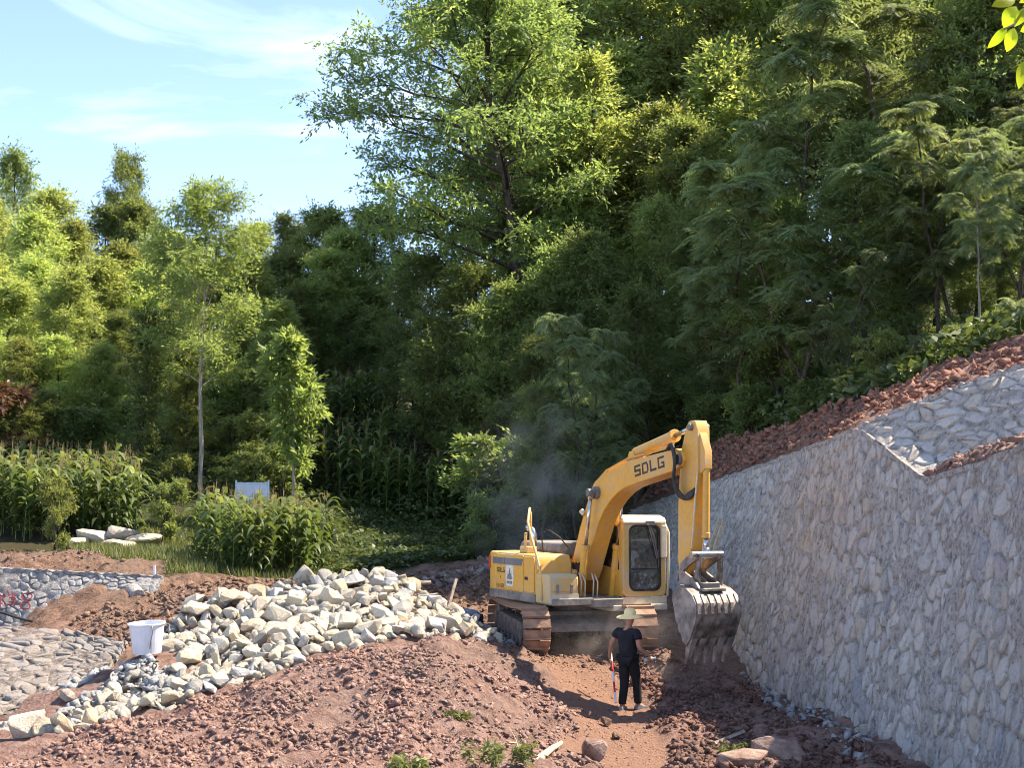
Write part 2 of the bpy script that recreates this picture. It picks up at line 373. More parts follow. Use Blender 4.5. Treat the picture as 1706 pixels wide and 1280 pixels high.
Fq = np.stack([idx[:-1, :-1], idx[:-1, 1:], idx[1:, 1:], idx[1:, :-1]], -1).reshape(-1, 4)[:, ::-1]
xf = np.maximum(fore_at(YY)[0], edge_at(YY)[0] + .6); gh = sstep(-0.1, 0.5, XX - xf + 0.3 * fbm(XX * 2, YY * 2, 8, 2))
hobj = obj_np('hillside', np.stack([XX, YY, ZZ], -1).reshape(-1, 3), Fq, M_SOIL, smooth=True, attrs={'grass': gh.ravel(), 'path': gh.ravel() * 0})
tag(hobj, 'red earth bank above the stone retaining wall running up into the wood', kind='structure')
def land(x, y):
    x = np.asarray(x, float); y = np.asarray(y, float)
    return np.where(x > edge_at(y)[0], np.maximum(hill(x, y), ground(x, y)), ground(x, y))
def lz(x, y): return float(land(np.array([x]), np.array([y]))[0])

# ---------------------------------------------------------------- rubble masonry
def mortar_mat(name, c1, c2, c3):
    t = NT(name); P = t.pos(); n1 = t.noise(0.8, 5, 0.6, P); n2 = t.noise(7, 6, 0.7, P); n3 = t.noise(32, 5, 0.75, P)
    col = t.mix(t.ramp(n2, [(0.3, 0.0), (0.7, 1.0)]), c1, c2); col = t.mix(t.ramp(n1, [(0.45, 0.0), (0.7, 0.7)]), col, c3)
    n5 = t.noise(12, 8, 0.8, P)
    col = t.mix(t.math('MULTIPLY', t.ramp(n5, [(0.34, 1.0), (0.48, 0.0)]), 0.65), col, (0.14, 0.125, 0.11)); col = t.mix(t.math('MULTIPLY', t.ramp(n5, [(0.56, 0.0), (0.66, 1.0)]), 0.45), col, (0.76, 0.72, 0.66))  # dark specks put the shade of small nicks into the mortar colour
    h = t.math('ADD', n2, t.math('MULTIPLY', n3, 0.7))
    return t.done(t.bsdf(col, 0.93, 0.15, 0, t.bump(h, 1.0, 0.06)))
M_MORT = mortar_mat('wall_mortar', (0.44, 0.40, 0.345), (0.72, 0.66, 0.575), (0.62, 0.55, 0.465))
def stone_mat(name, stops, smear=0.55, smearc=(0.40, 0.38, 0.355)):
    t = NT(name); P = t.pos(); r = t.attr('tint'); rr = t.math('FRACT', t.math('ADD', r, t.rnd()))
    col = t.ramp(rr, stops); n1 = t.noise(4, 5, 0.65, P); n2 = t.noise(18, 6, 0.7, P); n3 = t.noise(60, 4, 0.7, P)
    col = t.mix(t.math('MULTIPLY', t.ramp(n2, [(0.3, 1.0), (0.6, 0.0)]), 0.45), col, t.mix(0.55, col, (0.08, 0.075, 0.07)))
    n5 = t.noise(10, 8, 0.8, P); col = t.mix(t.math('MULTIPLY', t.ramp(n5, [(0.30, 1.0), (0.44, 0.0)]), 0.6), col, (0.16, 0.145, 0.125))
    if smear: col = t.mix(t.math('MULTIPLY', t.ramp(n1, [(0.38, 0.0), (0.6, 1.0)]), smear), col, smearc)
    return t.done(t.bsdf(col, 0.88, 0.2, 0, t.bump(t.math('ADD', n2, t.math('MULTIPLY', n3, 0.5)), 0.9, 0.035)))
M_WSTONE = stone_mat('wall_stone', [(0.0, (0.46, 0.435, 0.395)), (0.2, (0.70, 0.65, 0.565)), (0.4, (0.57, 0.54, 0.485)), (0.6, (0.72, 0.66, 0.57)), (0.78, (0.66, 0.57, 0.44)), (0.87, (0.57, 0.47, 0.34)), (0.94, (0.50, 0.44, 0.41)), (1.0, (0.38, 0.385, 0.39))], 0.6, (0.62, 0.56, 0.48))
def clip_poly(P, mx_, my_, nx_, ny_):
    o = []; n = len(P)
    for i in range(n):
        a = P[i]; b = P[(i + 1) % n]
        da = (a[0] - mx_) * nx_ + (a[1] - my_) * ny_; db = (b[0] - mx_) * nx_ + (b[1] - my_) * ny_
        if da <= 0: o.append(a)
        if da * db < 0:
            t = da / (da - db); o.append((a[0] + (b[0] - a[0]) * t, a[1] + (b[1] - a[1]) * t))
    return o
def masonry(wall_name, label, bot, top, ga=0.4, gb=0.3, face=None, seed=1, n_parts=300, relief=0.045, rough=0.03, mgrid=0.07, keep=0.9, stonemat=None, mortar=None, cap=None):
    """rubble wall between two lines: a rough mortar face, single stones set in it, the rest of the stones as one part"""
    rnd = random.Random(seed); N = 160
    B = lerp_line(bot, N); T = lerp_line(top, N)
    La = sum((B[i + 1].lerp(T[i + 1], .5) - B[i].lerp(T[i], .5)).length for i in range(N - 1)); Lb = sum((T[i] - B[i]).length for i in range(N)) / N
    face = Vector(face)
    def S(a, b):
        s = min(max(a / La, 0), 1) * (N - 1); k = min(int(s), N - 2); f = s - k
        p = B[k].lerp(B[k + 1], f); q = T[k].lerp(T[k + 1], f); return p.lerp(q, b / Lb)
    def NRM(a, b):
        e = 0.25; da = S(min(a + e, La), b) - S(max(a - e, 0), b); db = S(a, min(b + e, Lb)) - S(a, b - e)
        n = da.cross(db).normalized(); return n if n.dot(face) > 0 else -n
    root = empty(wall_name, S(La / 2, 0)); tag(root, label, 'wall'); bpy.context.view_layer.update()
    off = root.location.copy()
    na, nb = max(2, int(La / mgrid)), max(2, int(Lb / mgrid))
    A_, B_ = np.meshgrid(np.linspace(0, La, na + 1), np.linspace(0, Lb, nb + 1), indexing='ij')
    disp = rough * fbm(A_ * 2.3, B_ * 2.3, seed, 4, 0.6) + rough * 0.5 * fbm(A_ * 9, B_ * 9, seed + 5, 2)
    V = np.empty((na + 1, nb + 1, 3))
    for i in range(na + 1):
        nr = NRM(A_[i, 0], Lb * 0.5); p0 = S(A_[i, 0], 0); p1 = S(A_[i, 0], Lb)
        f = (B_[i] / Lb)[:, None]
        V[i] = np.array(p0) * (1 - f) + np.array(p1) * f + np.array(nr) * disp[i][:, None] - np.array(off)
    ix = np.arange((na + 1) * (nb + 1)).reshape(na + 1, nb + 1)
    Fm = np.stack([ix[:-1, :-1], ix[:-1, 1:], ix[1:, 1:], ix[1:, :-1]], -1).reshape(-1, 4)
    n0 = Vector(np.cross(V[1, 0] - V[0, 0], V[0, 1] - V[0, 0]))
    if (n0.dot(face) > 0) == False: pass
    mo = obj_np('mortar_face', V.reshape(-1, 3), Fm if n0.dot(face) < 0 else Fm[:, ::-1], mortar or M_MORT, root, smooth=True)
    # stones: irregular cells
    ca, cb = int(La / ga) + 1, int(Lb / gb) + 1; seeds = {}
    for i in range(-2, ca + 2):
        for j in range(-2, cb + 2):
            seeds[i, j] = ((i + 0.5 * (j % 2) + rnd.uniform(.05, .95)) * ga, (j + rnd.uniform(.05, .95)) * gb)
    for k_ in [k_ for k_ in seeds if rnd.random() < .2]: del seeds[k_]
    stones = []
    for (i, j), (sx_, sy_) in seeds.items():
        if not (0 <= i < ca and 0 <= j < cb) or rnd.random() > keep: continue
        P = [(sx_ - 1, sy_ - 1), (sx_ + 1, sy_ - 1), (sx_ + 1, sy_ + 1), (sx_ - 1, sy_ + 1)]
        for di in range(-2, 3):
            for dj in range(-2, 3):
                if (di or dj) and (i + di, j + dj) in seeds:
                    qx, qy = seeds[i + di, j + dj]; P = clip_poly(P, (sx_ + qx) / 2, (sy_ + qy) / 2, qx - sx_, qy - sy_)
                    if len(P) < 3: break
            if len(P) < 3: break
        P = [(min(max(x, 0.01), La - 0.01), min(max(y, 0.01), Lb - 0.02)) for x, y in P]
        if len(P) < 3: continue
        cx = sum(p[0] for p in P) / len(P); cy = sum(p[1] for p in P) / len(P)
        ar = abs(sum(P[k][0] * P[(k + 1) % len(P)][1] - P[(k + 1) % len(P)][0] * P[k][1] for k in range(len(P)))) / 2
        if ar < 0.008: continue
        # corner cutting for a rounder outline
        Q = []
        for k in range(len(P)):
            a = P[k]; b = P[(k + 1) % len(P)]
            for f in (rnd.uniform(.06, .25), rnd.uniform(.75, .94)): Q.append((a[0] + (b[0] - a[0]) * f, a[1] + (b[1] - a[1]) * f))
        sc = rnd.uniform(.82, .99); hh = relief * rnd.uniform(.15, 1.3); nr = NRM(cx, cy); ta, tb = rnd.uniform(-.22, .22), rnd.uniform(-.22, .22)
        c3 = S(cx, cy); rings = []
        for s_, h_ in ((sc, -0.05), (sc * .93, hh * .6), (sc * .66, hh)):
            rg = []
            for (x, y) in Q:
                px, py = cx + (x - cx) * s_ * rnd.uniform(.86, 1.07), cy + (y - cy) * s_ * rnd.uniform(.86, 1.07)
                rg.append(S(px, min(py, Lb)) + nr * (h_ + (ta * (px - cx) + tb * (py - cy) if h_ > 0 else 0)))
            rings.append(rg)
        n = len(Q); Vv = [p for r in rings for p in r] + [c3 + nr * hh * 1.15]; Ff = []
        for r in range(2):
            for k in range(n):
                k2 = (k + 1) % n; Ff += [(r * n + k, r * n + k2, (r + 1) * n + k2), (r * n + k, (r + 1) * n + k2, (r + 1) * n + k)]
        Ff += [(2 * n + k, 2 * n + (k + 1) % n, 3 * n) for k in range(n)]
        Vv = np.array([tuple(p) for p in Vv]); Ff = np.array(Ff)
        if NRM(cx, cy).dot(Vector(np.cross(Vv[2 * n + 1] - Vv[3 * n], Vv[2 * n + 2] - Vv[3 * n]))) < 0: Ff = Ff[:, ::-1]
        v = c3 - Vector((0, 0, CAMZ)); vis = ar / max(1, v.length) ** 2 * max(0.05, abs(nr.dot(v.normalized())))
        inframe = abs(v.x / v.y) < 0.40
        stones.append((vis * (1 if inframe else 0.001), Vv, Ff, c3, rnd.random()))
    stones.sort(key=lambda s: -s[0])
    for _, Vv, Ff, c3, tn in stones[:n_parts]:
        o = obj_np('stone', Vv - np.array(c3), Ff, stonemat or M_WSTONE, root, attrs={'tint': np.full(len(Ff), tn)})
        o.location = c3 - off
    if len(stones) > n_parts:
        Va = []; Fa = []; ta_ = []; n = 0
        for _, Vv, Ff, c3, tn in stones[n_parts:]:
            Va.append(Vv - np.array(off)); Fa.append(Ff + n); ta_.append(np.full(len(Ff), tn)); n += len(Vv)
        o = obj_np('small_stones', np.concatenate(Va), np.concatenate(Fa), stonemat or M_WSTONE, root, attrs={'tint': np.concatenate(ta_)}); tag(o, kind='stuff')
    if cap:      # mortar coping along the top edge, running back from the face
        m = MB(); rings = []
        for i in range(0, N, 2):
            p = T[i] - off; nr = NRM(La * i / (N - 1), Lb * .9); bk = Vector((-nr.x, -nr.y, 0)).normalized(); j = 0.012 * math.sin(i * 1.7) + 0.01 * math.sin(i * .61)
            rings.append([p + nr * (.035 + j) + Vector((0, 0, -.05)), p + nr * (.03 + j) + Vector((0, 0, .02 + j)), p + bk * cap + Vector((0, 0, .03)), p + bk * cap + Vector((0, 0, -.3))])
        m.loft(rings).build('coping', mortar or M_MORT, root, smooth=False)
    return root, S, NRM, La, Lb
TOPL = lerp_line(TOP, 120)
BOTL = [base_of(p) for p in TOPL]
wallR = masonry('retaining_wall', 'tall grey rubble stone retaining wall beside the excavator', BOTL, TOPL, 0.26, 0.2, (-1, -0.3, 0.2), 3, 300, 0.022, 0.04, 0.045, 0.93, cap=0.28)
wallU = masonry('upper_wall', 'upper tier of pale stone wall on the right below the red bank', UPB, UPT, 0.34, 0.23, (-0.6, -0.5, 0.6), 4, 140, 0.024, 0.03, 0.05, 0.92, cap=0.2)
# soil berm between the two tiers
lo = lerp_line(TOP[:4], 40)[::-1]; up = lerp_line(UPB, 40); rows = []
for k in range(9):
    f = k / 8; rows.append([lo[i].lerp(up[i], f) + Vector((0, 0, -0.05 + 0.16 * math.sin(PI * f) + 0.05 * float(fbm(np.array([i * .37]), np.array([k * .5]), 3, 2)[0]))) for i in range(40)])
V = np.array([[tuple(p) for p in r] for r in rows]); ix = np.arange(9 * 40).reshape(9, 40)
Fq = np.stack([ix[:-1, :-1], ix[:-1, 1:], ix[1:, 1:], ix[1:, :-1]], -1).reshape(-1, 4)
tag(obj_np('soil_berm', V.reshape(-1, 3), Fq, M_SOIL, smooth=True), 'strip of red earth between the two tiers of wall', kind='structure')
# left walls
w8b = [W(-330, 1075, 27.7), W(0, 1066, 27.75), W(150, 1030, 27.75), W(262, 985, 27.9)]; w8t = [W(-330, 938, 28.5), W(0, 949, 28.5), W(150, 957, 28.45), W(272, 964, 28.4)]
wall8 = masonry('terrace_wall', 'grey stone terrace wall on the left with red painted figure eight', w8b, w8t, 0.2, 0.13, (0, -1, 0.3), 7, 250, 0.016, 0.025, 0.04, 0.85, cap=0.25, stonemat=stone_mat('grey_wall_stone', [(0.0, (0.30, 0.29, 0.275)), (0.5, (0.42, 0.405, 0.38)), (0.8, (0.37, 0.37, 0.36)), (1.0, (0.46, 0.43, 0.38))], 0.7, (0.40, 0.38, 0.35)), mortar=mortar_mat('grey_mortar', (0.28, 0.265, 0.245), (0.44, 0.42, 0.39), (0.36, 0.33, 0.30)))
UPV = Vector((0, -.04, .16))
wall9 = masonry('sloping_stone_facing', 'weathered sloping stone facing below the painted wall at left edge', [q + Vector((0, -.3, -.1)) for q in (W(-300, 1190, 19.6), W(0, 1180, 20), W(100, 1162, 20.6), W(170, 1135, 21.4))], [q + UPV for q in (W(-300, 1062, 25.4), W(0, 1060, 25.4), W(110, 1064, 25.0), W(215, 1085, 23.2))], 0.40, 0.26, (0, -0.6, 0.8), 9, 140, 0.03, 0.035, 0.05, 0.92, cap=None,
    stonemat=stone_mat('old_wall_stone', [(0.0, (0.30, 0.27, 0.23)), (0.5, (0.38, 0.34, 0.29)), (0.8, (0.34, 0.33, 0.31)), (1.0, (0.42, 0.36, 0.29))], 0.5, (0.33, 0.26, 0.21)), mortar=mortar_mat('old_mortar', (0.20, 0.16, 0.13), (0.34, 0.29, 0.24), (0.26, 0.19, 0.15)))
wall10 = masonry('low_stone_wall', 'low stone wall with pale rim at bottom left corner', [W(-250, 1262, 17.6), W(0, 1250, 17.9), W(110, 1236, 18.3)], [W(-250, 1215, 18.0), W(0, 1212, 18.3), W(100, 1207, 18.6)], 0.3, 0.2, (0, -1, 0.3), 12, 60, 0.03, 0.02, 0.05, 0.9, cap=0.3)
# ---------------------------------------------------------------- loose stones and clods
def hull_proto(name, seed, mat, sx=1.0, sy=.8, sz=.6, n=15, bev=0.05, subj=0):
    r = random.Random(seed); bm = bmesh.new()
    for _ in range(n):
        p = Vector((r.gauss(0, 1), r.gauss(0, 1), r.gauss(0, 1))).normalized()
        m = max(abs(p.x), abs(p.y), abs(p.z)); p = p / (m ** 0.65) * r.uniform(.82, 1.0)
        bm.verts.new((p.x * sx * .55, p.y * sy * .55, p.z * sz * .55))
    res = bmesh.ops.convex_hull(bm, input=bm.verts)
    bmesh.ops.delete(bm, geom=list({v for v in res['geom_interior'] + res['geom_unused'] if isinstance(v, bmesh.types.BMVert)}), context='VERTS')
    bmesh.ops.dissolve_limit(bm, angle_limit=math.radians(14), verts=bm.verts, edges=bm.edges)
    if bev: bmesh.ops.bevel(bm, geom=bm.edges[:] + bm.verts[:], offset=bev, segments=1, affect='EDGES', clamp_overlap=True)
    bmesh.ops.triangulate(bm, faces=bm.faces)
    for v in bm.verts: v.co += Vector((r.uniform(-1, 1), r.uniform(-1, 1), r.uniform(-1, 1))) * 0.012
    me = bpy.data.meshes.new(name); bm.to_mesh(me); bm.free(); me.materials.append(mat)
    return me
def rock_mat(name, stops):
    t = NT(name); r = t.rnd(); co = t.objco(); P = t.pos()
    col = t.ramp(r, stops); n1 = t.noise(2.2, 6, 0.65, P); n2 = t.noise(11, 6, 0.7, P); n3 = t.noise(45, 4, 0.7, P)
    col = t.mix(t.math('MULTIPLY', t.ramp(n1, [(0.45, 0.0), (0.7, 1.0)]), 0.55), col, (0.40, 0.31, 0.22))
    col = t.mix(t.math('MULTIPLY', t.ramp(n2, [(0.22, 1.0), (0.42, 0.0)]), 0.4), col, (0.24, 0.21, 0.17))
    col = t.mix(t.math('MULTIPLY', t.ramp(n3, [(0.55, 0.0), (0.7, 1.0)]), 0.3), col, (0.62, 0.58, 0.48))
    return t.done(t.bsdf(col, 0.9, 0.2, 0, t.bump(t.math('ADD', n2, t.math('MULTIPLY', n3, 0.6)), 0.8, 0.03)))
M_ROCK = rock_mat('quarry_stone', [(0.0, (0.38, 0.36, 0.31)), (0.2, (0.52, 0.48, 0.39)), (0.42, (0.58, 0.51, 0.37)), (0.62, (0.62, 0.545, 0.39)), (0.8, (0.54, 0.46, 0.31)), (0.93, (0.55, 0.42, 0.25)), (1.0, (0.46, 0.46, 0.43))])
M_ROCKG = rock_mat('grey_quarry_stone', [(0.0, (0.34, 0.35, 0.35)), (0.4, (0.44, 0.44, 0.43)), (0.7, (0.50, 0.50, 0.48)), (1.0, (0.38, 0.41, 0.42))])
M_RUB = rock_mat('broken_rubble', [(0.0, (0.42, 0.44, 0.44)), (0.5, (0.52, 0.52, 0.50)), (1.0, (0.55, 0.52, 0.45))])
PROT = [hull_proto('quarry_stone', 100 + i, M_ROCK, 1, random.Random(i).uniform(.62, .95), random.Random(i + 50).uniform(.42, .8), 13 + i % 7) for i in range(26)]
PROTG = []
for me in PROT[:12]:
    m2 = me.copy(); m2.materials.clear(); m2.materials.append(M_ROCKG); PROTG.append(m2)
def inside(poly, x, y):
    c = False; n = len(poly)
    for i in range(n):
        x1, y1 = poly[i][:2]; x2, y2 = poly[(i + 1) % n][:2]
        if (y1 > y) != (y2 > y) and x < (x2 - x1) * (y - y1) / (y2 - y1) + x1: c = not c
    return c
PILE = [tuple(W(*q)[:2]) for q in [(60, 1246, 17.0), (130, 1205, 18.6), (190, 1150, 20.2), (240, 1090, 22.4), (285, 1050, 24), (330, 1015, 25), (390, 985, 26), (480, 958, 27), (560, 945, 27.4), (640, 952, 27.2), (720, 990, 26.6), (790, 1030, 25.8), (835, 1062, 24.6), (800, 1075, 23.2), (700, 1078, 21.8), (620, 1085, 21.2), (520, 1105, 20.6), (430, 1150, 19.6), (330, 1180, 18.6), (200, 1215, 17.6), (90, 1250, 16.6)]]
BKT = W(245, 1106, 21.2)
rp = random.Random(77); spots = []
xs = [p[0] for p in PILE]; ysx = [p[1] for p in PILE]; tries = 0
while tries < 30000 and len(spots) < 760:
    tries += 1; x = rp.uniform(min(xs), max(xs)); y = rp.uniform(min(ysx), max(ysx))
    if not inside(PILE, x, y): continue
    if math.hypot(x - BKT.x, y - BKT.y) < .55 or (abs(x / y - BKT.x / BKT.y) < .022 and BKT.y - 2.2 < y < BKT.y): continue
    lower = sstep(19.5, 21.5, np.array(y)) ; s = rp.choice([.20, .24, .28, .32, .38, .46]) * (0.62 + 0.42 * float(lower)) * rp.uniform(.85, 1.2)
    if all((x - a) ** 2 + (y - b) ** 2 > (0.37 * (s + c)) ** 2 for a, b, c in spots): spots.append((x, y, s))
spots.sort(key=lambda q: -(q[2] / q[1]) * (1 if q[1] < 26.6 else 0.5))
def set_stone(me, name, x, y, s, dz, label, group, zscale=1.0, tilt=0.5):
    o = bpy.data.objects.new(name, me); k = (rp.uniform(.85, 1.3), rp.uniform(.85, 1.2), rp.uniform(.8, 1.15) * zscale)
    o.scale = (s * k[0], s * k[1], s * k[2]); o.rotation_euler = (rp.gauss(0, tilt), rp.gauss(0, tilt), rp.uniform(0, 6.28))
    o.location = (x, y, gz(x, y) + dz); link(o)
    return tag(o, label, 'stone', group)
for i, (x, y, s) in enumerate(spots[:285]):
    grey = y > 25.6 and rp.random() < .75 or y < 20.5 and rp.random() < .25
    un = 853 + FPX * x / y; c_ = 'grey' if grey else 'cream'
    zone = 'the tail of the heap behind the red berm' if y < 20.5 else ('the back ridge of the heap' if y > 25.4 else ('the left flank of the heap beside the bucket' if un < 400 else ('the right shoulder of the heap by the excavator' if un > 660 else 'the middle of the heap front')))
    lab = ('%s angular quarried stone in %s' % (c_, zone), '%s stones in %s' % (c_, zone))
    set_stone(rp.choice(PROTG if grey else PROT), 'stone_block', x, y, s, s * rp.uniform(.05, .32) + 0.05, *lab)

def soup(name, pts, sizes, protos, mat, kind_label, seed=0, flat=.8, parent=None, attr=None):
    """many small lumps joined into one uncountable mass"""
    r = np.random.RandomState(seed); Vs = []; Fs = []; n = 0; tn = []
    PV = []
    for me in protos:
        v = np.empty(len(me.vertices) * 3, np.float32); me.vertices.foreach_get('co', v); f = np.empty(len(me.loops), np.int32); me.loops.foreach_get('vertex_index', f); PV.append((v.reshape(-1, 3), f.reshape(-1, 3)))
    for p, s in zip(pts, sizes):
        v, f = PV[r.randint(len(PV))]; q = r.normal(size=4); q /= np.linalg.norm(q); a, b, c, d = q
        R = np.array([[a * a + b * b - c * c - d * d, 2 * (b * c - a * d), 2 * (b * d + a * c)], [2 * (b * c + a * d), a * a - b * b + c * c - d * d, 2 * (c * d - a * b)], [2 * (b * d - a * c), 2 * (c * d + a * b), a * a - b * b - c * c + d * d]])
        vv = (v * (s * r.uniform(.5, 1.5, 3))) @ R.T; vv[:, 2] *= flat; Vs.append(vv + p); Fs.append(f + n); n += len(v); tn.append(np.full(len(f), r.rand()))
    o = obj_np(name, np.concatenate(Vs), np.concatenate(Fs), mat, parent, attrs={'tint': np.concatenate(tn)})
    return tag(o, kind_label, kind='stuff')
def small_protos(n, jit, seed, mat):
    o = []
    for i in range(n):
        bm = bmesh.new(); r = random.Random(seed + i)
        for _ in range(7 + i % 4): bm.verts.new(Vector((r.gauss(0, 1), r.gauss(0, 1), r.gauss(0, 1))).normalized() * r.uniform(1 - jit, 1) * .55)
        res = bmesh.ops.convex_hull(bm, input=bm.verts); bmesh.ops.delete(bm, geom=list({v for v in res['geom_interior'] + res['geom_unused'] if isinstance(v, bmesh.types.BMVert)}), context='VERTS'); bmesh.ops.triangulate(bm, faces=bm.faces)
        me = bpy.data.meshes.new('lump'); bm.to_mesh(me); bm.free(); o.append(me)
    return o
SP = small_protos(14, .55, 900, None)
# fill under and between the big stones
extra = []
tries = 0
while len(extra) < 1700:
    x = rp.uniform(min(xs), max(xs)); y = rp.uniform(min(ysx), max(ysx))
    if inside(PILE, x, y) and math.hypot(x - BKT.x, y - BKT.y) > .5: extra.append((x, y))
ex = np.array(extra); zz = ground(ex[:, 0], ex[:, 1])
M_RUBS = stone_mat('heap_rubble', [(0.0, (0.38, 0.38, 0.36)), (0.5, (0.50, 0.47, 0.40)), (1.0, (0.44, 0.40, 0.32))], 0.3, (0.30, 0.25, 0.2))
SPH = small_protos(8, .3, 950, None)
soup('heap_rubble', np.column_stack([ex, zz + 0.03]), RS.uniform(.10, .34, len(ex)), SPH, M_RUBS, 'smaller broken stones filling the big heap', 3)
rest = np.array(spots[285:])
if len(rest): soup('heap_stones', np.column_stack([rest[:, :2], ground(rest[:, 0], rest[:, 1]) + rest[:, 2] * .18 + .04]), rest[:, 2] * 1.1, PROT[:10], stone_mat('heap_stone', [(0.0, (0.40, 0.38, 0.33)), (0.4, (0.54, 0.49, 0.38)), (0.7, (0.60, 0.53, 0.38)), (1.0, (0.46, 0.45, 0.42))], 0.2, (0.4, 0.33, 0.25)), 'further quarried stones between the larger blocks of the heap', 5, 1.0)
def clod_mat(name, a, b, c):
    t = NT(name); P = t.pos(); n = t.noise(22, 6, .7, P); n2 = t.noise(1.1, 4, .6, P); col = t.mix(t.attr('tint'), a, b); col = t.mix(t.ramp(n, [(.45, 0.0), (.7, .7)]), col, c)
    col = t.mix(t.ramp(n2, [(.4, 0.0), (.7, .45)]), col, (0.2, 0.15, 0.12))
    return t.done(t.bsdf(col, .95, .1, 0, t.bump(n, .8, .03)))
M_CLOD = clod_mat('red_clod', (0.18, 0.096, 0.074), (0.40, 0.245, 0.195), (0.49, 0.335, 0.27))
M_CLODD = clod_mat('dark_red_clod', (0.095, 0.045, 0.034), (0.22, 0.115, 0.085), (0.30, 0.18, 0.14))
M_CLODB = clod_mat('brown_clod', (0.13, 0.072, 0.048), (0.27, 0.165, 0.11), (0.34, 0.23, 0.16))
def scatter(n, poly, rej=None, seed=0, hfun=None):
    r = np.random.RandomState(seed); px = [p[0] for p in poly]; py = [p[1] for p in poly]; o = []
    while len(o) < n:
        x = r.uniform(min(px), max(px)); y = r.uniform(min(py), max(py))
        if inside(poly, x, y) and (rej is None or not rej(x, y)): o.append((x, y))
    return np.array(o)
def clods(name, n, poly, smin, smax, mat, lab, seed, pthr=.5, hfun=ground, power=3.0, clump=True):
    xy = scatter(int(n * (1.9 if clump else 1)), poly, None, seed); r = np.random.RandomState(seed + 1)
    keep = path_w(xy[:, 0], xy[:, 1]) < pthr + r.uniform(-.3, .3, len(xy))
    if clump: keep &= vnoise(xy[:, 0] * 1.3, xy[:, 1] * 1.3, seed) + r.uniform(-.7, .7, len(xy)) > -0.15
    xy = xy[keep][:n]; s = smin + (smax - smin) * r.uniform(0, 1, len(xy)) ** power
    z = hfun(xy[:, 0], xy[:, 1])
    return soup(name, np.column_stack([xy, z + s * .06]), s, SP, mat, lab, seed)
def PX(*q): return [tuple(W(*p)[:2]) for p in q]
BERM = PX((-30, 1275, 15.3), (240, 1184, 17.6), (420, 1150, 19.2), (520, 1098, 20.3), (640, 1078, 20.9), (760, 1073, 21.6), (860, 1090, 22.8), (930, 1150, 21.5), (980, 1210, 20), (1010, 1290, 16.5), (500, 1300, 13.8), (-30, 1300, 13.8))
clods('red_clods', 24000, BERM, .02, .15, M_CLOD, 'loose red earth clods covering the berm in the foreground', 31, .6, power=5)
RIGHTG = PX((1000, 1090, 24.5), (1120, 1090, 24.5), (1240, 1140, 25), (1340, 1190, 21), (1530, 1290, 16.4), (1040, 1290, 16.8), (1075, 1230, 19.5), (1090, 1187, 21.6), (1030, 1140, 23))
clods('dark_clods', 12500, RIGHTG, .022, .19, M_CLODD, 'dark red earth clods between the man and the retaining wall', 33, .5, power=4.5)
clods('brown_clods', 4200, PX((110, 1058, 25.7), (130, 1040, 26.5), (210, 998, 27.3), (270, 965, 28.3), (340, 962, 28.6), (430, 975, 29), (640, 975, 30), (640, 960, 31.5), (700, 945, 32), (810, 930, 33), (860, 970, 30), (830, 1060, 27.3), (760, 1040, 27), (500, 975, 27.6), (380, 990, 26.3), (290, 1050, 24.4), (240, 1085, 22.8), (215, 1080, 23.4)), .04, .24, M_CLODB, 'brown clods on the earth heap behind the stones', 35, 2, power=3.4)
clods('terrace_clods', 900, PX((-100, 945, 28.9), (260, 960, 28.8), (240, 940, 30.5), (100, 925, 33), (-100, 912, 35)), .04, .16, M_CLODB, 'brown clods on the bare terrace strip above the painted wall', 36, 2)
clods('track_clods', 1500, PX((700, 1080, 24.3), (900, 1082, 26), (1000, 1062, 27), (1110, 1085, 25), (1000, 1110, 23.6), (900, 1105, 23.4)), .03, .13, M_CLODB, 'crumbled earth around the excavator tracks', 38, 2)
# red clods on the bank above the wall
r_ = np.random.RandomState(4); yy = r_.uniform(14, 42, 9000); tt = r_.uniform(.02, 1.05, 9000) ** .8
xe, xfv = edge_at(yy)[0], np.maximum(fore_at(yy)[0], edge_at(yy)[0] + .6); xx = xe + .1 + (xfv - xe) * tt
s_ = .04 + .24 * r_.uniform(0, 1, 9000) ** 4
soup('bank_clods', np.column_stack([xx, yy, hill(xx, yy) + s_ * .12]), s_, SP, clod_mat('bank_clod', (0.19, 0.075, 0.05), (0.36, 0.17, 0.115), (0.45, 0.26, 0.19)), 'red earth clods on the bank above the retaining wall', 41)
rows_ = np.array(rows, dtype=object); bp = []
for _ in range(900):
    k = rp.randrange(1, 8); i = rp.randrange(39); bp.append(tuple(rows[k][i].lerp(rows[k][i + 1], rp.random())))
soup('berm_clods', np.array(bp), .04 + .16 * RS.uniform(0, 1, 900) ** 3, SP, M_CLOD, 'red clods on the earth strip between the two wall tiers', 43)
# pale rubble
def rubble(name, n, poly, smin, smax, lab, seed, mat=None):
    xy = scatter(n, poly, None, seed); s = smin + (smax - smin) * RS.uniform(0, 1, n) ** 2.5
    soup(name, np.column_stack([xy, ground(xy[:, 0], xy[:, 1]) + s * .1]), s, SPH, mat or stone_mat(name + '_stone', [(0, (.40, .43, .43)), (.5, (.52, .53, .52)), (1, (.50, .47, .42))], .3), lab, seed)
rubble('pale_rubble', 1700, PX((30, 1240, 17.6), (100, 1195, 19), (170, 1150, 20.4), (225, 1118, 21.2), (290, 1130, 21), (330, 1150, 20), (200, 1205, 18.4), (90, 1245, 17.1)), .05, .24, 'bluish white stone chips along the lower edge of the heap', 51)
rubble('rubble_patch', 120, PX((75, 1150, 20.8), (170, 1115, 21.8), (180, 1128, 21.5), (100, 1160, 20.6)), .08, .34, 'small patch of pale broken stone left of the bucket', 52)
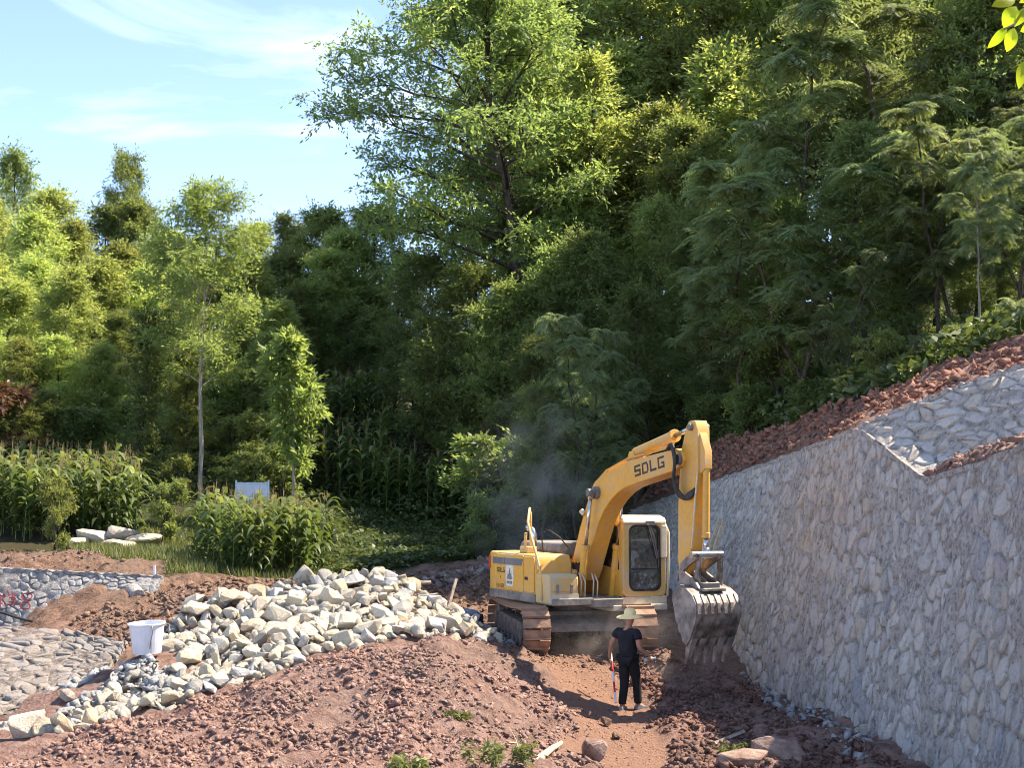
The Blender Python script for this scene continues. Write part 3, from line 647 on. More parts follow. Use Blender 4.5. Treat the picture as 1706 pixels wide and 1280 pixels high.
rubble('white_rubble', 700, PX((795, 1055, 26.4), (845, 1035, 27.6), (1040, 1035, 28), (1040, 1062, 26.6), (900, 1066, 26.4), (845, 1078, 25), (805, 1072, 25)), .06, .26, 'white broken stone spread under and behind the excavator', 53)
rubble('wall_foot_rubble', 420, PX((1230, 1130, 25.5), (1260, 1130, 25), (1350, 1180, 21.6), (1480, 1262, 17.5), (1440, 1268, 17.3), (1300, 1180, 21)), .04, .2, 'grey chips and mortar lumps along the foot of the retaining wall', 54)
rubble('far_rubble', 260, PX((700, 972, 30.5), (740, 965, 31), (815, 938, 32.8), (830, 955, 31.5), (770, 985, 30)), .06, .36, 'brown grey rocks in the cut bank left of the excavator', 55, stone_mat('bank_rock', [(0, (.22, .16, .13)), (.6, (.34, .27, .22)), (1, (.42, .37, .32))], .4, (.22, .13, .10)))
rubble('path_grit', 700, PX((880, 1090, 24), (990, 1100, 24), (1080, 1187, 21.5), (1090, 1290, 16.8), (985, 1290, 16.8), (960, 1180, 21)), .015, .06, 'grit and crumbs on the trodden path', 56, M_CLOD)
# single rocks that stand out
def rock(name, u, v, d, s, label, seed, mat=None, z=1.0, dz=.2, cat='rock', group=None):
    me = hull_proto(name, seed, mat or M_ROCK, 1, .8, .65, 18, .07); p = W(u, v, d); o = link(bpy.data.objects.new(name, me))
    o.scale = (s, s * rp.uniform(.8, 1), s * z); o.rotation_euler = (rp.uniform(-.2, .2), rp.uniform(-.2, .2), rp.uniform(0, 6)); o.location = (p.x, p.y, gz(p.x, p.y) + s * dz)
    return tag(o, label, cat, group)
M_BOUL = m_plain('brown_boulder', (.19, .12, .09), .95, (.36, .26, .20), 4, .03, .1, world=True)
rock('boulder', 1300, 1262, 17.6, .72, 'large brown boulder at the bottom edge right of the path', 301, M_BOUL, .9)
rock('boulder', 1238, 1278, 17.2, .75, 'flat brown boulder lying against a larger one at bottom edge', 302, M_BOUL, .55)
rock('boulder', 985, 1262, 17.7, .52, 'earthy brown boulder beside the path at the bottom edge', 303, M_BOUL, .85)
rock('clod', 1003, 1200, 20.6, .17, 'single dark clod on the path nearest the man', 305, M_CLODB)
rock('clod', 1010, 1219, 20, .2, 'dark clod on the path, middle of three in a row', 306, M_CLODB)
rock('clod', 1026, 1238, 19.3, .16, 'small dark clod on the path nearest the bottom edge', 307, M_CLODB)
for k, (u, v, s) in enumerate([(725, 1062, .55), (775, 1068, .34), (798, 1072, .36)]):
    rock('stone_block', u, v, 23.2, s, ['big blue grey stone at the right front foot of the heap', 'grey stone between two others at the right foot of the heap', 'round grey stone at the right end of the heap by the track'][k], 310 + k, M_ROCKG, .9)
for k, (u, v, d, s, z) in enumerate([(128, 903, 35.5, .7, .6), (165, 898, 36, 1.1, .5), (205, 893, 36.3, 1.2, .55), (240, 897, 36, 1.0, .5), (192, 905, 35.4, .7, .5), (215, 904, 35.3, .5, .6)]):
    rock('stone_slab', u, v, d, s * 1.05, 'pale slab in the small stone pile at the edge of the far maize', 330 + k, M_ROCK, z, .25, 'stone', 'slabs by the far maize')
rock('stone_block', 112, 1178, 19.8, .3, 'cream block in the bottom left, left of the stone chips', 341)
rock('stone_block', 40, 1255, 16.9, .55, 'cream block in the bottom left corner before the low wall', 342)
rock('stone_block', 68, 1252, 16.9, .4, 'second cream block in the bottom left corner before the low wall', 343)
# ---------------------------------------------------------------- excavator
M_YEL = m_paint('machine_yellow', (0.74, 0.36, 0.028), (0.52, 0.40, 0.24), 0.55)
M_YELD = m_paint('dusty_yellow', (0.66, 0.40, 0.09), (0.50, 0.41, 0.27), 0.85, 0.6)
M_GREY = m_paint('machine_grey', (0.085, 0.09, 0.095), (0.36, 0.31, 0.25), 0.65)
M_BAND = m_paint('stripe_grey', (0.13, 0.14, 0.16), (0.36, 0.31, 0.25), 0.25)
M_CREAM = m_paint('cab_cream', (0.62, 0.56, 0.40), (0.50, 0.43, 0.32), 0.6)
M_BLACK = m_plain('black_rubber', (0.018, 0.018, 0.018), .6, (0.05, 0.045, 0.04), 12)
M_CHROME = m_plain('piston_rod', (0.62, 0.60, 0.56), .22, (0.45, 0.42, 0.38), 6, metal=.9)
M_STEEL = m_plain('bucket_steel', (0.10, 0.08, 0.066), .55, (0.32, 0.26, 0.21), 5, .006, .4, .2)
M_BSTEEL = m_plain('worn_steel', (0.14, 0.12, 0.10), .55, (0.36, 0.31, 0.26), 4, .006, .4, .2)
M_TRACK = m_plain('track_shoe', (0.24, 0.15, 0.10), .75, (0.42, 0.24, 0.14), 5, .01)
M_TRK2 = m_plain('track_frame', (0.11, 0.09, 0.075), .8, (0.24, 0.19, 0.15), 6, .01)
M_LETT = m_plain('lettering_dark', (0.035, 0.028, 0.022), .6, (0.09, 0.06, 0.03), 20)
M_RED = m_plain('lamp_red', (0.55, 0.04, 0.03), .35)
M_WHITE = m_plain('decal_white', (0.72, 0.70, 0.62), .6, (0.55, 0.5, 0.4), 18)
M_SEAT = m_plain('seat_cloth', (0.03, 0.03, 0.033), .9)
def glass_mat():
    t = NT('dusty_glass'); n = t.noise(7, 6, .75, t.objco())
    tr = t.n('ShaderNodeBsdfTransparent'); tr.inputs[0].default_value = (0.94, 0.98, 0.96, 1)
    gl = t.n('ShaderNodeBsdfGlossy'); gl.inputs['Roughness'].default_value = 0.03; gl.inputs['Color'].default_value = (0.9, 0.95, 0.95, 1)
    fr = t.n('ShaderNodeFresnel'); fr.inputs[0].default_value = 1.5
    m1 = t.n('ShaderNodeMixShader'); t.l(t.math('ADD', fr.outputs[0], .05), m1.inputs[0]); t.l(tr.outputs[0], m1.inputs[1]); t.l(gl.outputs[0], m1.inputs[2])
    df = t.bsdf((0.42, 0.40, 0.36), .9, .1); m2 = t.n('ShaderNodeMixShader')
    sz = t.n('ShaderNodeSeparateXYZ'); t.l(t.objco(), sz.inputs[0])
    low = t.ramp(t.math('SUBTRACT', 2.0, sz.outputs['Z']), [(0.3, 0.0), (0.75, 1.0)])
    t.l(t.math('MULTIPLY', t.ramp(n, [(.5, 0.03), (.78, .55)]), t.math('ADD', .35, low)), m2.inputs[0]); t.l(m1.outputs[0], m2.inputs[1]); t.l(df, m2.inputs[2])
    return t.done(m2.outputs[0])
M_GLASS = glass_mat()
TH, PH = math.radians(24), math.radians(11)
EX = Vector((1.33, 26.0, 0.72))
ex_ = empty('excavator', EX, (0, 0, -(PI / 2 - TH)))
tag(ex_, 'yellow crawler excavator with raised arm working beside the retaining wall', 'excavator')
def cyl(m, p0, p1, r, n=14): return m.tube([p0, p1], r, n)
def pin(m, x, z, y0, y1, r, n=14): return m.tube([(x, y0, z), (x, y1, z)], r, n)
# --- undercarriage
TOFF = Matrix.Rotation((PI / 2 - TH), 3, 'Z') @ Vector((-.25, 0, 0))
rel = TH - PH      # machine frame is swung relative to the tracks
def trk_root(name, yc):
    o = bpy.data.objects.new(name, None); link(o, ex_); o.rotation_euler = (0, 0, -rel); o.location = TOFF; return o
HL, TR = 1.46, 0.40
def track_path(n):
    """points and directions round the track loop"""
    L1 = 2 * HL; arc = PI * TR; tot = 2 * L1 + 2 * arc; o = []
    for i in range(n):
        s = tot * i / n
        if s < L1: p = (-HL + s, 0.0); t = (1, 0)
        elif s < L1 + arc:
            a = (s - L1) / TR; p = (HL + TR * math.sin(a), TR - TR * math.cos(a)); t = (math.cos(a), math.sin(a))
        elif s < 2 * L1 + arc: q = s - L1 - arc; p = (HL - q, 2 * TR - 0.05 * math.sin(PI * q / L1)); t = (-1, 0)
        else:
            a = (s - 2 * L1 - arc) / TR; p = (-HL - TR * math.sin(a), TR + TR * math.cos(a)); t = (-math.cos(a), -math.sin(a))
        o.append((p, t))
    return o
def shoe_mesh():
    m = MB(); m.box(-.083, .083, -.25, .25, -.012, .018)
    m.box(-.083, -.06, -.25, .25, -.045, -.012)
    m.box(-.07, .07, -.09, -.05, .018, .06); m.box(-.07, .07, .05, .09, .018, .06)
    me = bpy.data.meshes.new('shoe'); me.from_pydata(m.v, [], m.f)
    bm = bmesh.new(); bm.from_mesh(me); bmesh.ops.recalc_face_normals(bm, faces=bm.faces); bm.to_mesh(me); bm.free(); me.materials.append(M_TRACK); return me
SHOE = shoe_mesh()
for yc in (-1.0, 1.0):
    tr = trk_root('track', yc)
    for (p, t) in track_path(43):
        o = link(bpy.data.objects.new('shoe', SHOE), tr); o.location = (p[0], yc, p[1] + .05); o.rotation_euler = (0, -math.atan2(t[1], t[0]), 0)
    m = MB(); m.prism([(-1.3, .26), (1.25, .26), (1.2, .56), (-1.1, .62)], yc - .17, yc + .17); m.build('side_frame', M_TRK2, tr, .02)
    for x, r, nm in ((-HL, .30, 'sprocket'), (HL, .31, 'idler')):
        m = MB(); pin(m, x, .44, yc - .11, yc + .11, r, 22); pin(m, x, .44, yc - .16, yc + .16, .16, 16)
        if nm == 'sprocket':
            for k in range(15):
                a = 2 * PI * k / 15; m.box(-.03, .03, yc - .05, yc + .05, .28, .345, Matrix.Translation((x, 0, .44)) @ Matrix.Rotation(a, 4, 'Y'))
        m.build(nm, M_TRK2, tr, .012)
    for k in range(7):
        m = MB(); pin(m, -1.15 + k * .38, .20, yc - .18, yc + .18, .085, 14); m.build('roller', M_TRK2, tr, .01)
    for k in (-.5, .45):
        m = MB(); pin(m, k, .74, yc - .12, yc + .12, .06, 12); m.build('carrier_roller', M_TRK2, tr)
uc = MB(); uc.box(-.62, .62, -.85, .85, .42, .72); uc.prism([(-.95, .35), (-.3, .5), (.3, .5), (.95, .35), (.95, .5), (.3, .78), (-.3, .78), (-.95, .5)], -.8, .8)
pin_ = uc.tube([(0, 0, .7), (0, 0, .9)], .52, 26); o = uc.build('undercarriage', M_GREY, ex_, .02); o.rotation_euler = (0, 0, -rel); o.location = TOFF * .6
# --- deck, counterweight, hoods
m = MB(); m.box(-1.5, 1.16, -1.16, 1.2, .87, 1.0); m.box(.4, 1.25, -.35, .27, .82, .98); m.build('deck', M_GREY, ex_, .015)
cw = []
for k in range(0, 13):
    a = math.radians(-90 + 180 * k / 12); cw.append((-1.38 - 0.30 * 1 - .0 if False else -1.58 - .46 * max(0, math.cos(a)) ** .6, 1.2 * math.sin(a)))
cw = [(-1.36, -1.2)] + cw + [(-1.36, 1.2)]
m = MB(); m.prism(cw, .91, 1.80, 'z'); cwt = m.build('counterweight', M_YEL, ex_, .06, seg=3)
m = MB(); m.prism([(x * 1.0 - .004 if x < -1.4 else x, y * 1.004) for x, y in cw], .88, 1.06, 'z'); m.build('lower_band', M_GREY, cwt, .012)
for y in (-1.0, 1.0):
    m = MB(); m.box(-1.72, -1.66, min(y * 1.2, y * 1.212), max(y * 1.2, y * 1.212), 1.45, 1.72); m.build('tail_lamp', M_RED, cwt, .006)
hood = MB(); hood.prism([(-1.36, 1.0), (.5, 1.0), (.5, 1.62), (.42, 1.78), (-1.36, 1.80)], -1.19, -.42); hood_o = hood.build('engine_hood', M_YEL, ex_, .05, seg=3)
for x0, x1 in ((-1.33, -.90), (-.885, -.02), (0.0, .46)):
    m = MB(); m.prism(rrect(x0, x1, 1.07, 1.76 if x0 < 0 else 1.74, .03, 2), -1.215, -1.18); m.build('side_panel', M_YEL, hood_o, .012)
m = MB(); m.box(-1.36, .5, -1.20, -.42, .89, 1.055); m.build('lower_band', M_GREY, hood_o, .012)
for x0, x1 in ((-1.52, -1.365), (-1.325, -.905), (-.88, -.08)):
    m = MB(); m.prism([(x0, 1.56), (x1 + (.0 if x1 < -.2 else -.02), 1.56), (x1 + (.0 if x1 < -.2 else .06), 1.69), (x0, 1.69)], -1.222 if x0 > -1.4 else -1.206, -1.20); m.build('grey_stripe', M_BAND, hood_o)
m = MB(); m.box(.05, .2, -1.219, -1.2, 1.3, 1.36); m.build('door_latch', M_BLACK, hood_o)
# raised engine cover and air filter housings behind
m = MB(); m.prism(rrect(-.40, .62, 1.72, 2.0, .12, 4), -1.95, -.1, 'x'); m.build('engine_cover', M_GREY, ex_, .02)
m = MB(); m.box(-1.3, -.2, .62, 1.18, 1.0, 1.78); m.box(-.1, .5, -.42, -.28, 1.0, 1.5); m.build('fuel_side_hood', M_YEL, ex_, .05)
m = MB()
for k in range(5): m.tube([(.12 + .05 * k, -.5 + .07 * k, 1.05), (.2 + .06 * k, -.48 + .05 * k, 1.5 + .05 * (k % 2)), (.35 + .05 * k, -.4 + .04 * k, 1.62), (.5, -.28 + .02 * k, 1.4)], .024, 6)
m.build('hydraulic_hoses', M_BLACK, ex_)
# toolbox / front right
m = MB(); m.prism([(.5, .89), (1.12, .89), (1.12, 1.38), (1.05, 1.44), (.5, 1.44)], -1.2, -.6); tb = m.build('toolbox', M_YELD, ex_, .035, seg=3)
m = MB(); m.prism(rrect(-1.13, -.68, 1.13, 1.34, .03, 3), 1.115, 1.135, 'x'); m.build('toolbox_door', M_YELD, tb, .008)
for y in (-1.05, -.76):
    m = MB(); m.box(1.135, 1.16, y - .025, y + .025, 1.1, 1.26); m.build('latch', M_GREY, tb, .008)
m = MB(); m.prism([(-1.2, .9), (-.6, .9), (-.6, 1.08), (-1.2, 1.08)], 1.118, 1.13, 'x'); m.build('dirt_step', M_CREAM, tb)
# exhaust, rails, mirror stalks
m = MB(); m.tube([(-.95, -.55, 1.78), (-.95, -.55, 2.12), (-.98, -.57, 2.22), (-1.06, -.6, 2.27), (-1.12, -.62, 2.27)], .062, 12); m.build('exhaust_pipe', M_CHROME, ex_, smooth=True)
def rail(pts, r=.02): m = MB(); m.tube(pts, r, 8); return m.build('handrail', M_YELD, ex_, smooth=True)
rail([(-.35, -.9, 1.8), (-.35, -.9, 2.55), (-.28, -.95, 2.66), (-.05, -1.1, 2.4), (.35, -1.19, 2.05), (.55, -1.19, 1.75), (.72, -1.19, 1.46), (.80, -1.215, 1.2), (.82, -1.215, .95)], .026)
rail([(-.42, -.98, 1.8), (-.42, -.98, 2.1), (-.40, -.98, 2.18)], .03)
m = MB(); m.box(-.62, -.26, -1.02, -.80, 1.79, 1.92); m.build('rail_mount', M_YELD, ex_, .02)
m = MB(); m.tube([(.1, -.3, 1.9), (.02, -.45, 2.1), (-.1, -.62, 2.24), (-.16, -.7, 2.24)], .014, 6); m.tube([(-.2, -.7, 1.8), (-.22, -.72, 2.05), (-.12, -.72, 2.2)], .014, 6); m.build('hose_stalk', M_BLACK, ex_, smooth=True)
# --- boom
BY0, BY1 = -.23, .14
boomP = [(.10, 1.40), (.06, 1.56), (.45, 2.30), (.92, 3.02), (1.08, 3.17), (1.41, 3.30), (2.29, 3.50), (4.02, 3.66), (4.20, 3.60), (4.27, 3.47), (4.18, 3.35), (3.9, 3.28), (2.59, 3.09), (2.25, 3.03), (1.96, 2.94), (1.66, 2.79), (1.4, 2.60), (1.18, 2.36), (1.02, 2.1), (.62, 1.42), (.5, 1.28), (.28, 1.24)]
m = MB(); m.prism(boomP, BY0, BY1); boom = m.build('boom', M_YEL, ex_, .02)
m = MB(); pin(m, 1.19, 2.95, -.45, .37, .075); pin(m, 1.19, 2.95, -.30, .22, .12, 18); m.build('boss_pin', M_GREY, boom, .01)
m = MB(); m.tube([(.55, BY0 + .06, 2.52), (.95, BY0 + .05, 3.10), (1.45, BY0 + .05, 3.36), (2.25, BY0 + .05, 3.55), (2.9, BY0 + .05, 3.61)], .018, 6); m.tube([(.55, BY0 + .14, 2.53), (.95, BY0 + .13, 3.11), (1.45, BY0 + .13, 3.37), (2.25, BY0 + .13, 3.56), (3.6, BY0 + .13, 3.70)], .018, 6); m.build('hydraulic_pipe', M_YEL, boom)
m = MB(); m.tube([(.68, BY0 - .02, 2.55), (.62, BY0 - .06, 2.62)], .05, 10); m.build('work_lamp', M_CREAM, boom)
m = MB(); m.prism([(2.15, 3.45), (2.5, 3.5), (2.42, 3.68), (2.28, 3.68)], -.16, .08); m.build('cylinder_bracket', M_YEL, boom, .01)
# block letters on a plane y = const, x runs right, z up
GLYPH = {'S': [(0, 0, 1, .2), (.78, .2, 1, .4), (0, .4, 1, .6), (0, .6, .22, .8), (0, .8, 1, 1)], 'D': [(0, 0, .22, 1), (.22, 0, .85, .18), (.22, .82, .85, 1), (.78, .18, 1, .82)], 'L': [(0, 0, .22, 1), (.22, 0, 1, .2)],
 'G': [(0, 0, .22, 1), (.22, 0, 1, .18), (.22, .82, 1, 1), (.78, .18, 1, .52), (.5, .38, .78, .52)], 'E': [(0, 0, .22, 1), (.22, 0, 1, .18), (.22, .41, .9, .59), (.22, .82, 1, 1)], '6': [(0, 0, .22, 1), (.22, 0, 1, .18), (.22, .82, 1, 1), (.78, .18, 1, .58), (.22, .42, .78, .58)],
 '1': [(.38, 0, .62, 1)], '5': [(0, 0, 1, .2), (.78, .2, 1, .4), (0, .4, 1, .6), (0, .6, .22, .8), (0, .8, 1, 1)], '0': [(0, 0, .22, 1), (.78, 0, 1, 1), (.22, 0, .78, .18), (.22, .82, .78, 1)], 'F': [(0, 0, .22, 1), (.22, .41, .9, .59), (.22, .82, 1, 1)]}
def lettering(text, x, z, h, wd, gap, y, parent, ang=0.0, mat=None, thick=.004):
    m = MB(); R = Matrix.Translation((x, 0, z)) @ Matrix.Rotation(-ang, 4, 'Y')
    for i, ch in enumerate(text):
        for a, b, c, d in GLYPH[ch]: m.box(i * (wd + gap) + a * wd, i * (wd + gap) + c * wd, y - thick, y + .002, b * h, d * h, R)
    return m.build('lettering', mat or M_LETT, parent)
lettering('SDLG', 2.62, 3.21, .20, .22, .055, BY0, boom, math.atan2(.19, 1.3))
lettering('SDLG', -1.27, 1.40, .09, .078, .02, -1.216, hood_o)
lettering('E6150F', -1.29, 1.10, .075, .05, .016, -1.216, hood_o, mat=m_plain('lettering_orange', (0.30, 0.10, 0.01), .6))
lettering('1', -1.13, 1.27, .06, .05, .01, -1.216, hood_o, mat=m_plain('lettering_red', (0.35, 0.05, 0.02), .6))
# round topped decal with a dark mountain emblem
m = MB(); m.prism([(-.80, 1.14), (-.50, 1.14), (-.46, 1.3), (-.47, 1.5), (-.49, 1.55), (-.81, 1.55), (-.83, 1.5), (-.84, 1.3)], -1.220, -1.214); dec = m.build('decal', M_WHITE, hood_o)
m = MB(); m.prism([(-.76, 1.28), (-.54, 1.28), (-.57, 1.42), (-.61, 1.37), (-.645, 1.50), (-.70, 1.36), (-.73, 1.40)], -1.224, -1.219)
for k in range(4): m.box(-.775 + k * .066, -.775 + k * .066 + .046, -1.224, -1.219, 1.19, 1.245)
m.build('decal_print', M_GREY, dec)
# --- cylinders
def ram(name, p0, p1, f, r, rr, parent=ex_):
    p0, p1 = Vector(p0), Vector(p1); q = p0.lerp(p1, f); m = MB(); d = (p1 - p0).normalized()
    m.tube([p0 - d * .04, q], r, 16); m.tube([q - d * .07, q + d * .02], r * 1.18, 16); o = m.build(name, M_YEL, parent, .01)
    m = MB(); m.tube([q, p1], rr, 14); m.tube([p1 - d * .1, p1 + d * .06], rr * 1.6, 12); m.build('piston_rod', M_CHROME, o, smooth=True)
    m = MB(); s = Vector((0, 1, 0)).cross(d) * r * 1.1; m.tube([p0 + s + d * .15, q + s * 1.1 - d * .05], r * .22, 6); m.build('oil_pipe', M_YEL, o, smooth=True)
    return o
ram('boom_cylinder', (.74, -.37, .98), (1.19, -.37, 2.93), .50, .075, .035)
ram('boom_cylinder', (.74, .30, .98), (1.19, .30, 2.93), .50, .075, .035)
ram('arm_cylinder', (2.36, -.04, 3.66), (4.38, -.04, 4.02), .66, .095, .045)
m = MB()
for y in (-.46, -.2): m.tube([(.92, y, .98), (.95, y, 1.3), (.86, y + .01, 1.42), (.8, y + .03, 1.44)], .016, 6); m.tube([(.97, y + .06, .95), (1.0, y + .06, 1.28), (.9, y + .05, 1.42)], .016, 6)
m.build('hydraulic_pipe', M_CREAM, ex_, smooth=True)
# --- arm
armP = [(4.26, 4.02), (4.34, 4.10), (4.52, 4.11), (4.60, 3.95), (4.60, 3.3), (4.46, 2.6), (4.30, 1.75), (4.20, 1.52), (4.10, 1.43), (4.0, 1.5), (3.94, 1.8), (3.97, 2.7), (4.02, 3.2), (4.08, 3.6)]
m = MB(); m.prism(armP, -.17, .08); arm = m.build('arm', M_YEL, ex_, .022)
for q in ((4.15, 3.47, -.29, .21, .09), (4.44, 4.0, -.23, .15, .06), (4.1, 1.53, -.3, .22, .07)):
    m = MB(); pin(m, *q); m.build('pivot_pin', M_GREY, arm, .01)
m = MB(); m.prism([(4.58, 3.95), (4.74, 3.6), (4.74, 3.3), (4.58, 3.2)], -.12, .03); m.build('cylinder_bracket', M_YEL, arm, .012)
m = MB()
for k in range(4): m.spline([(3.7 + .06 * k, BY0 + .02 - .03 * k, 3.66), (3.98 + .05 * k, -.30 - .02 * k, 3.72), (4.12 + .04 * k, -.32 - .02 * k, 3.45), (4.06 + .04 * k, -.30 - .02 * k, 3.1), (4.16 + .04 * k, -.26, 2.86), (4.42, -.22, 2.82 + .03 * k), (4.55, -.18, 2.98)], .026, 7)
m.build('hydraulic_hoses', M_BLACK, arm, smooth=True)
m = MB(); m.tube([(4.60, -.17, 3.25), (4.55, -.18, 2.9), (4.46, -.18, 2.3), (4.40, -.18, 2.0)], .016, 6); m.build('hydraulic_pipe', M_CREAM, arm)
ram('bucket_cylinder', (4.68, -.045, 3.42), (4.62, -.045, 1.92), .82, .06, .04)
# --- links and bucket
m = MB(); pin(m, 4.64, 1.90, -.34, .26, .065, 16); lk = m.build('link_pin', M_CHROME, ex_, .012)
m = MB()
for y in (-.27, .15):
    m.prism([(4.60, 1.97), (4.72, 1.92), (4.70, 1.84), (4.24, 1.62), (4.16, 1.66), (4.18, 1.76)], y, y + .05)
    m.prism([(4.58, 1.9), (4.70, 1.92), (4.66, 1.40), (4.56, 1.36), (4.52, 1.44)], y + .055, y + .1)
m.build('bucket_link', M_STEEL, ex_, .01)
BX0, BX1 = -.46, .36
bo = [(4.0, 1.46), (4.2, 1.54), (4.46, 1.42), (4.70, 1.36), (4.88, 1.27), (4.98, 1.14), (5.00, .98), (4.95, .82), (4.86, .66), (4.76, .53), (4.68, .45)]
bi = [(4.05, 1.42), (4.22, 1.50), (4.45, 1.38), (4.68, 1.32), (4.85, 1.23), (4.94, 1.12), (4.96, .98), (4.91, .84), (4.83, .69), (4.73, .56), (4.65, .48)]
m = MB(); m.prism(bo[2:] + bi[2:][::-1], BX0, BX1); bkt = m.build('bucket', M_STEEL, ex_, .006)
for y in (BX0 - .018, BX1 - .012):
    m = MB(); m.prism([(4.28, 1.30), (4.46, 1.40)] + bo[3:] + [(4.56, .52), (4.50, .66), (4.46, .64), (4.42, .80), (4.37, .80), (4.32, 1.0), (4.26, 1.15)], y, y + .03); m.build('side_plate', M_BSTEEL, bkt, .006)
for k in range(7):
    y = BX0 + .01 + k * (BX1 - BX0 - .07) / 6; m = MB()
    so_ = [(p[0] + .016 * a, p[1] + .016 * b) for p, (a, b) in zip(bo[4:11], [(.7, .7), (.95, .3), (1, -.1), (.9, -.4), (.85, -.55), (.75, -.65), (.7, -.7)])]
    m.prism(so_ + bo[4:11][::-1], y, y + .055); m.build('wear_strip', M_STEEL, bkt)
m = MB(); m.box(4.62, 4.9, BX0 + .2, BX0 + .62, 1.32, 1.37, ); m.build('top_plate', M_BSTEEL, bkt, .01)
for k in range(5):
    y = BX0 + .0 + k * (BX1 - BX0 - .12) / 4; m = MB()
    m.add([(4.84, y, .58), (4.84, y + .12, .58), (4.64, y + .12, .46), (4.64, y, .46), (4.59, y + .035, .14), (4.59, y + .085, .14), (4.53, y + .085, .16), (4.53, y + .035, .16)], [(0, 1, 2, 3), (4, 7, 6, 5), (0, 4, 5, 1), (1, 5, 6, 2), (2, 6, 7, 3), (3, 7, 4, 0)]); m.build('tooth', M_BSTEEL, bkt, .008)
for y in (BX0 + .2, BX0 + .4, BX0 + .6):
    m = MB(); m.prism([(4.06, 1.6), (4.2, 1.66), (4.62, 1.5), (4.78, 1.36), (4.5, 1.38), (4.2, 1.44)], y - .025, y + .025); m.build('hinge_ear', M_STEEL, bkt, .008)
m = MB(); m.box(4.5, 4.78, -.2, .12, 1.36, 1.45); m.build('quick_hitch', M_GREY, bkt, .01)
# --- cab
CX0, CX1, CY0, CY1, CZ0, CZ1 = -.42, 1.20, .30, 1.22, .92, 2.50
cab = bpy.data.objects.new('cab', None); link(cab, ex_)
m = MB(); m.ring(rrect(CY0, CY1, 1.0, 2.42, .10), rrect(CY0 + .14, CY1 - .13, 1.12, 2.33, .13), CX1 - .07, CX1, 'x'); m.build('front_frame', M_YELD, cab, .015)
m = MB(); m.ring(rrect(CY0 + .12, CY1 - .11, 1.10, 2.35, .14), rrect(CY0 + .16, CY1 - .15, 1.14, 2.31, .12), CX1 - .01, CX1 + .012, 'x'); m.build('window_seal', M_BLACK, cab)
m = MB(); m.prism(rrect(CY0 + .15, CY1 - .14, 1.53, 2.32, .05), CX1 - .035, CX1 - .027, 'x'); m.build('windscreen', M_GLASS, cab)
m = MB(); m.prism(rrect(CY0 + .15, CY1 - .14, 1.13, 1.505, .05), CX1 - .035, CX1 - .027, 'x'); m.build('lower_windscreen', M_GLASS, cab)
m = MB(); m.box(CX1 - .05, CX1 - .01, CY0 + .14, CY1 - .13, 1.503, 1.532); m.build('window_bar', M_BLACK, cab)
sideO = [(CX0, 1.0), (CX1 - .07, 1.0), (CX1 - .07, 2.40), (CX1 - .25, 2.46), (CX0 + .1, 2.46), (CX0, 2.36)]; sideI = [(CX0 + .1, 1.62), (CX1 - .17, 1.5), (CX1 - .17, 2.30), (CX1 - .3, 2.36), (CX0 + .16, 2.36), (CX0 + .1, 2.30)]
for y, nm in ((CY0, 'inner_side_frame'), (CY1 - .05, 'door_frame')):
    m = MB(); m.ring(sideO, sideI, y, y + .05, 'y'); m.build(nm, M_YEL if nm[0] == 'i' else M_CREAM, cab, .01)
    m = MB(); m.prism(sideI, y + .02, y + .028); m.build('side_window', M_GLASS, cab)
m = MB(); m.ring(rrect(CY0 + .05, CY1 - .05, 1.0, 2.44, .06), rrect(CY0 + .13, CY1 - .13, 1.55, 2.34, .06), CX0, CX0 + .05, 'x'); m.build('rear_frame', M_YEL, cab, .01)
m = MB(); m.prism(rrect(CY0 + .12, CY1 - .12, 1.54, 2.35, .05), CX0 + .02, CX0 + .028, 'x'); m.build('rear_window', M_GLASS, cab)
m = MB(); m.prism([(CX0 - .02, 2.43), (CX1 - .06, 2.40), (CX1 + .02, 2.36), (CX1 + .03, 2.40), (CX1 - .02, 2.48), (CX1 - .2, 2.53), (CX0 + .1, 2.53), (CX0 - .02, 2.48)], CY0 - .01, CY1 + .01); m.build('roof', M_CREAM, cab, .03, seg=3)
m = MB(); m.box(CX0 + .06, CX1 - .08, CY0 + .06, CY1 - .06, .95, 1.06); m.build('cab_floor', M_GREY, cab)
m = MB(); m.box(.2, .68, .53, .98, 1.13, 1.28); m.box(.1, .26, .53, .98, 1.26, 1.9); m.box(.25, .6, .58, .93, 1.06, 1.13); m.build('seat', M_SEAT, cab, .04)
m = MB(); m.box(.1, .8, .42, .52, 1.3, 1.52); m.box(.1, .8, 1.03, 1.12, 1.3, 1.5); m.box(.95, 1.05, .40, .9, 1.06, 1.2); m.build('console', m_plain('console_grey', (.2, .22, .21), .7), cab, .02)
m = MB()
for y in (.47, 1.07): m.tube([(.7, y, 1.5), (.74, y, 1.74)], .014, 8); m.tube([(.74, y, 1.74), (.75, y, 1.84)], .028, 8)
m.build('control_lever', M_BLACK, cab)
m = MB(); m.tube([(CX1 + .02, .86, 2.38), (CX1 + .03, .95, 2.12), (CX1 + .01, 1.05, 1.72)], .014, 6); m.tube([(CX1 + .02, .83, 2.38), (CX1 + .03, .90, 2.12), (CX1 + .01, 1.02, 1.72)], .012, 6); m.box(CX1, CX1 + .08, .78, .94, 2.34, 2.42); m.build('wiper', M_GREY, cab)
m = MB(); m.box(CX1 + .0, CX1 + .09, 1.10, 1.20, 1.72, 2.34); m.build('mirror', M_CREAM, cab, .02)
m = MB(); m.tube([(CX1 + .02, 1.24, 1.0), (CX1 + .03, 1.27, 1.6), (CX1 + .03, 1.27, 2.2), (CX1 - .02, 1.22, 2.36)], .024, 8); m.build('grab_rail', M_CREAM, cab, smooth=True)
